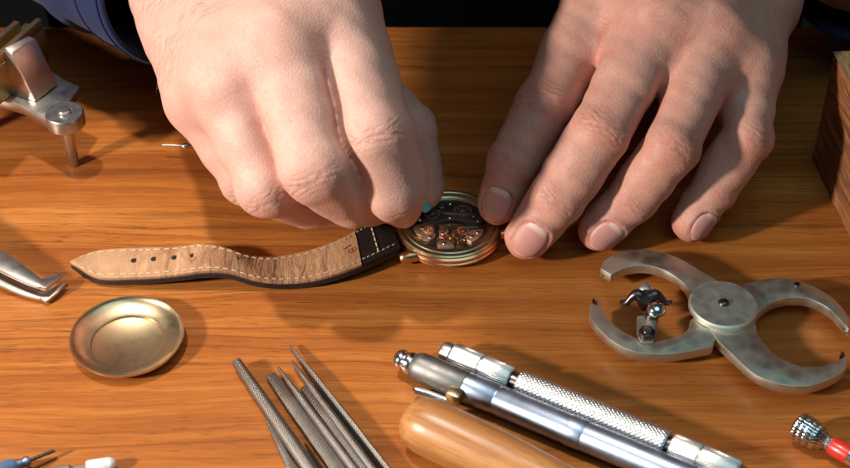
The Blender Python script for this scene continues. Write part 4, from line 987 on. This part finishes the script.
# wedge block: sloped face towards the camera
zt, zb_ = 41.0, 22.2
A_ = [P(58, 84, zb_+1), P(36, 103, zb_), P(2, 92, zb_), P(22, 66, zb_+1)]          # foot: right, front, left, back
B_ = [P(36.5, 38, zt-1.2), P(12, 54, zt-1.2), P(4, 47, zt), P(29, 35, zt)]          # shoulder of the slope and ridge
wd = MB(); V = [tuple(p) for p in A_+B_]
wd.add(V, [(3, 2, 1, 0), (4, 5, 6, 7), (0, 1, 5, 4), (1, 2, 6, 5), (2, 3, 7, 6), (3, 0, 4, 7)])
wd.build('wedge_block', metal('satin_steel', (0.60, 0.52, 0.47), 0.36, 0.35, 0.2, (0.40, 0.30, 0.25)), jig, J0, bevel=0.7)
br = MB(); a0, a1 = P(-30, 84, 38), P(41, 22, 38); dr = nrm(a1-a0); sdv = nrm(np.cross((0, 0, 1), dr))
def slab(off0, off1, z0, z1, e0=0.0, e1=1.0):
    p0, p1 = a0+(a1-a0)*e0, a0+(a1-a0)*e1; poly = [(p0+sdv*off0)[:2], (p1+sdv*off0)[:2], (p1+sdv*off1)[:2], (p0+sdv*off1)[:2]]; return MB().prism([tuple(p) for p in poly], z0, z1)
slab(-1, 7, 22.3, 36).build('brass_bar', M['brass'], jig, J0, bevel=0.5)
slab(-0.5, 1.6, 36.1, 39.5).build('brass_rail', M['brass'], jig, J0, bevel=0.3)
slab(4.4, 6.6, 36.1, 40.5, 0.0, 0.86).build('brass_rail', M['brass'], jig, J0, bevel=0.3)
slab(7.2, 16, 22.3, 37, -0.2, 0.7).build('steel_bar', M['steel'], jig, J0, bevel=0.5)

# ------------------------------------------------------------------ needle under the left hand, stick in the fingers
nd = axis_empty('needle', P(162, 145, 5), P(188, 146, 5), 'thin bright steel needle poking out from under the left hand', 'needle')
MB().revolve([(0, 0), (0.28, 0.1), (0.4, 1), (0.42, 7.4), (0, 7.4)], 'x', 14).build('shaft', M['steel'], nd, local=True)
MB().revolve([(0, 7.4), (0.9, 7.5), (1.15, 8.2), (1.0, 9.2), (0.6, 9.8), (0.6, 30), (0, 30)], 'x', 18).build('collar', M['chrome'], nd, local=True)
ts = axis_empty('pegwood_stick', P(428, 210, 10.5), P(402, 182, 22), 'small turquoise-tipped stick pinched between the bent fingers over the movement', 'stick')
MB().revolve([(0, 0), (0.9, 0.1), (1.6, 0.5), (1.9, 1.6), (1.9, 6.0), (0, 6.0)], 'x', 20).build('tip', M['turquoise'], ts, local=True)
MB().revolve([(0, 6.0), (1.2, 6.0), (1.2, 14), (0, 14.4)], 'x', 16).build('shaft', M['steel'], ts, local=True)

# ------------------------------------------------------------------ lower left corner
bs = axis_empty('small_screwdriver', P(55, 450.5, 2.6), P(10, 468, 3.6), 'slate-blue handled miniature screwdriver with a thin dark blade in the lower left corner', 'screwdriver')
MB().revolve([(0, 0), (0.5, 0.1), (0.55, 7.6), (0, 7.6)], 'x', 14).build('blade', M['dark_steel'], bs, local=True)
MB().revolve([(0, 7.6), (1.3, 7.6), (1.5, 8.2), (1.5, 9.2), (1.3, 9.5), (1.3, 9.9), (1.6, 10.2), (1.7, 11.4), (0, 11.4)], 'x', 24).build('collar', M['blue'], bs, local=True)
MB().revolve([(0, 11.4), (2.0, 11.5), (2.6, 13), (2.7, 40), (2.2, 42), (0, 42.2)], 'x', 32).build('handle', M['blueplastic'], bs, local=True)
wp = axis_empty('white_tipped_probe', P(116, 463, 2.4), P(10, 481, 2.4), 'grey probe with a rounded white plastic tip at the bottom left', 'probe')
MB().revolve([(0, 0), (1.0, 0.2), (1.7, 0.8), (2.0, 1.8), (2.1, 7.5), (1.8, 8.2), (0, 8.3)], 'x', 32).build('tip', M['white'], wp, local=True)
MB().revolve([(0, 8.3), (1.1, 8.3), (1.1, 12), (1.9, 13), (1.9, 60), (0, 60.3)], 'x', 28).build('rod', M['tube'], wp, local=True)
# ------------------------------------------------------------------ light
w = bpy.data.worlds.new('World'); scene.world = w; w.use_nodes = True
nt = w.node_tree; nt.nodes.clear()
wo = nt.nodes.new('ShaderNodeOutputWorld'); bg = nt.nodes.new('ShaderNodeBackground')
bg.inputs[0].default_value = (0.5, 0.85, 1.0, 1); bg.inputs[1].default_value = 0.05
nt.links.new(bg.outputs[0], wo.inputs[0])
def lamp(name, loc, target, size, power, col):
    l = bpy.data.lights.new(name, 'AREA'); l.shape = 'DISK'; l.size = size*S; l.energy = power; l.color = col
    o = bpy.data.objects.new(name, l); COL.objects.link(o); o.location = [c*S for c in loc]
    o.rotation_euler = (Vector(target)-Vector(loc)).to_track_quat('-Z', 'Y').to_euler(); return o
lamp('back_lamp', (-290, 100, 1050), (-40, -40, 0), 65, 8.5, (1.0, 0.92, 0.81))
lamp('front_lamp', (-600, -360, 330), (0, 10, 20), 65, 8.2, (1.0, 0.92, 0.81))
lamp('room_fill', (150, -300, 900), (0, 0, 0), 800, 2.3, (0.54, 0.88, 0.96))  # added soft fill: lifts the shade, gives metals broad highlights
scene.view_settings.view_transform = 'Standard'; scene.view_settings.look = 'None'; scene.view_settings.exposure = 0
scene.render.engine = 'CYCLES'; scene.cycles.use_denoising = True
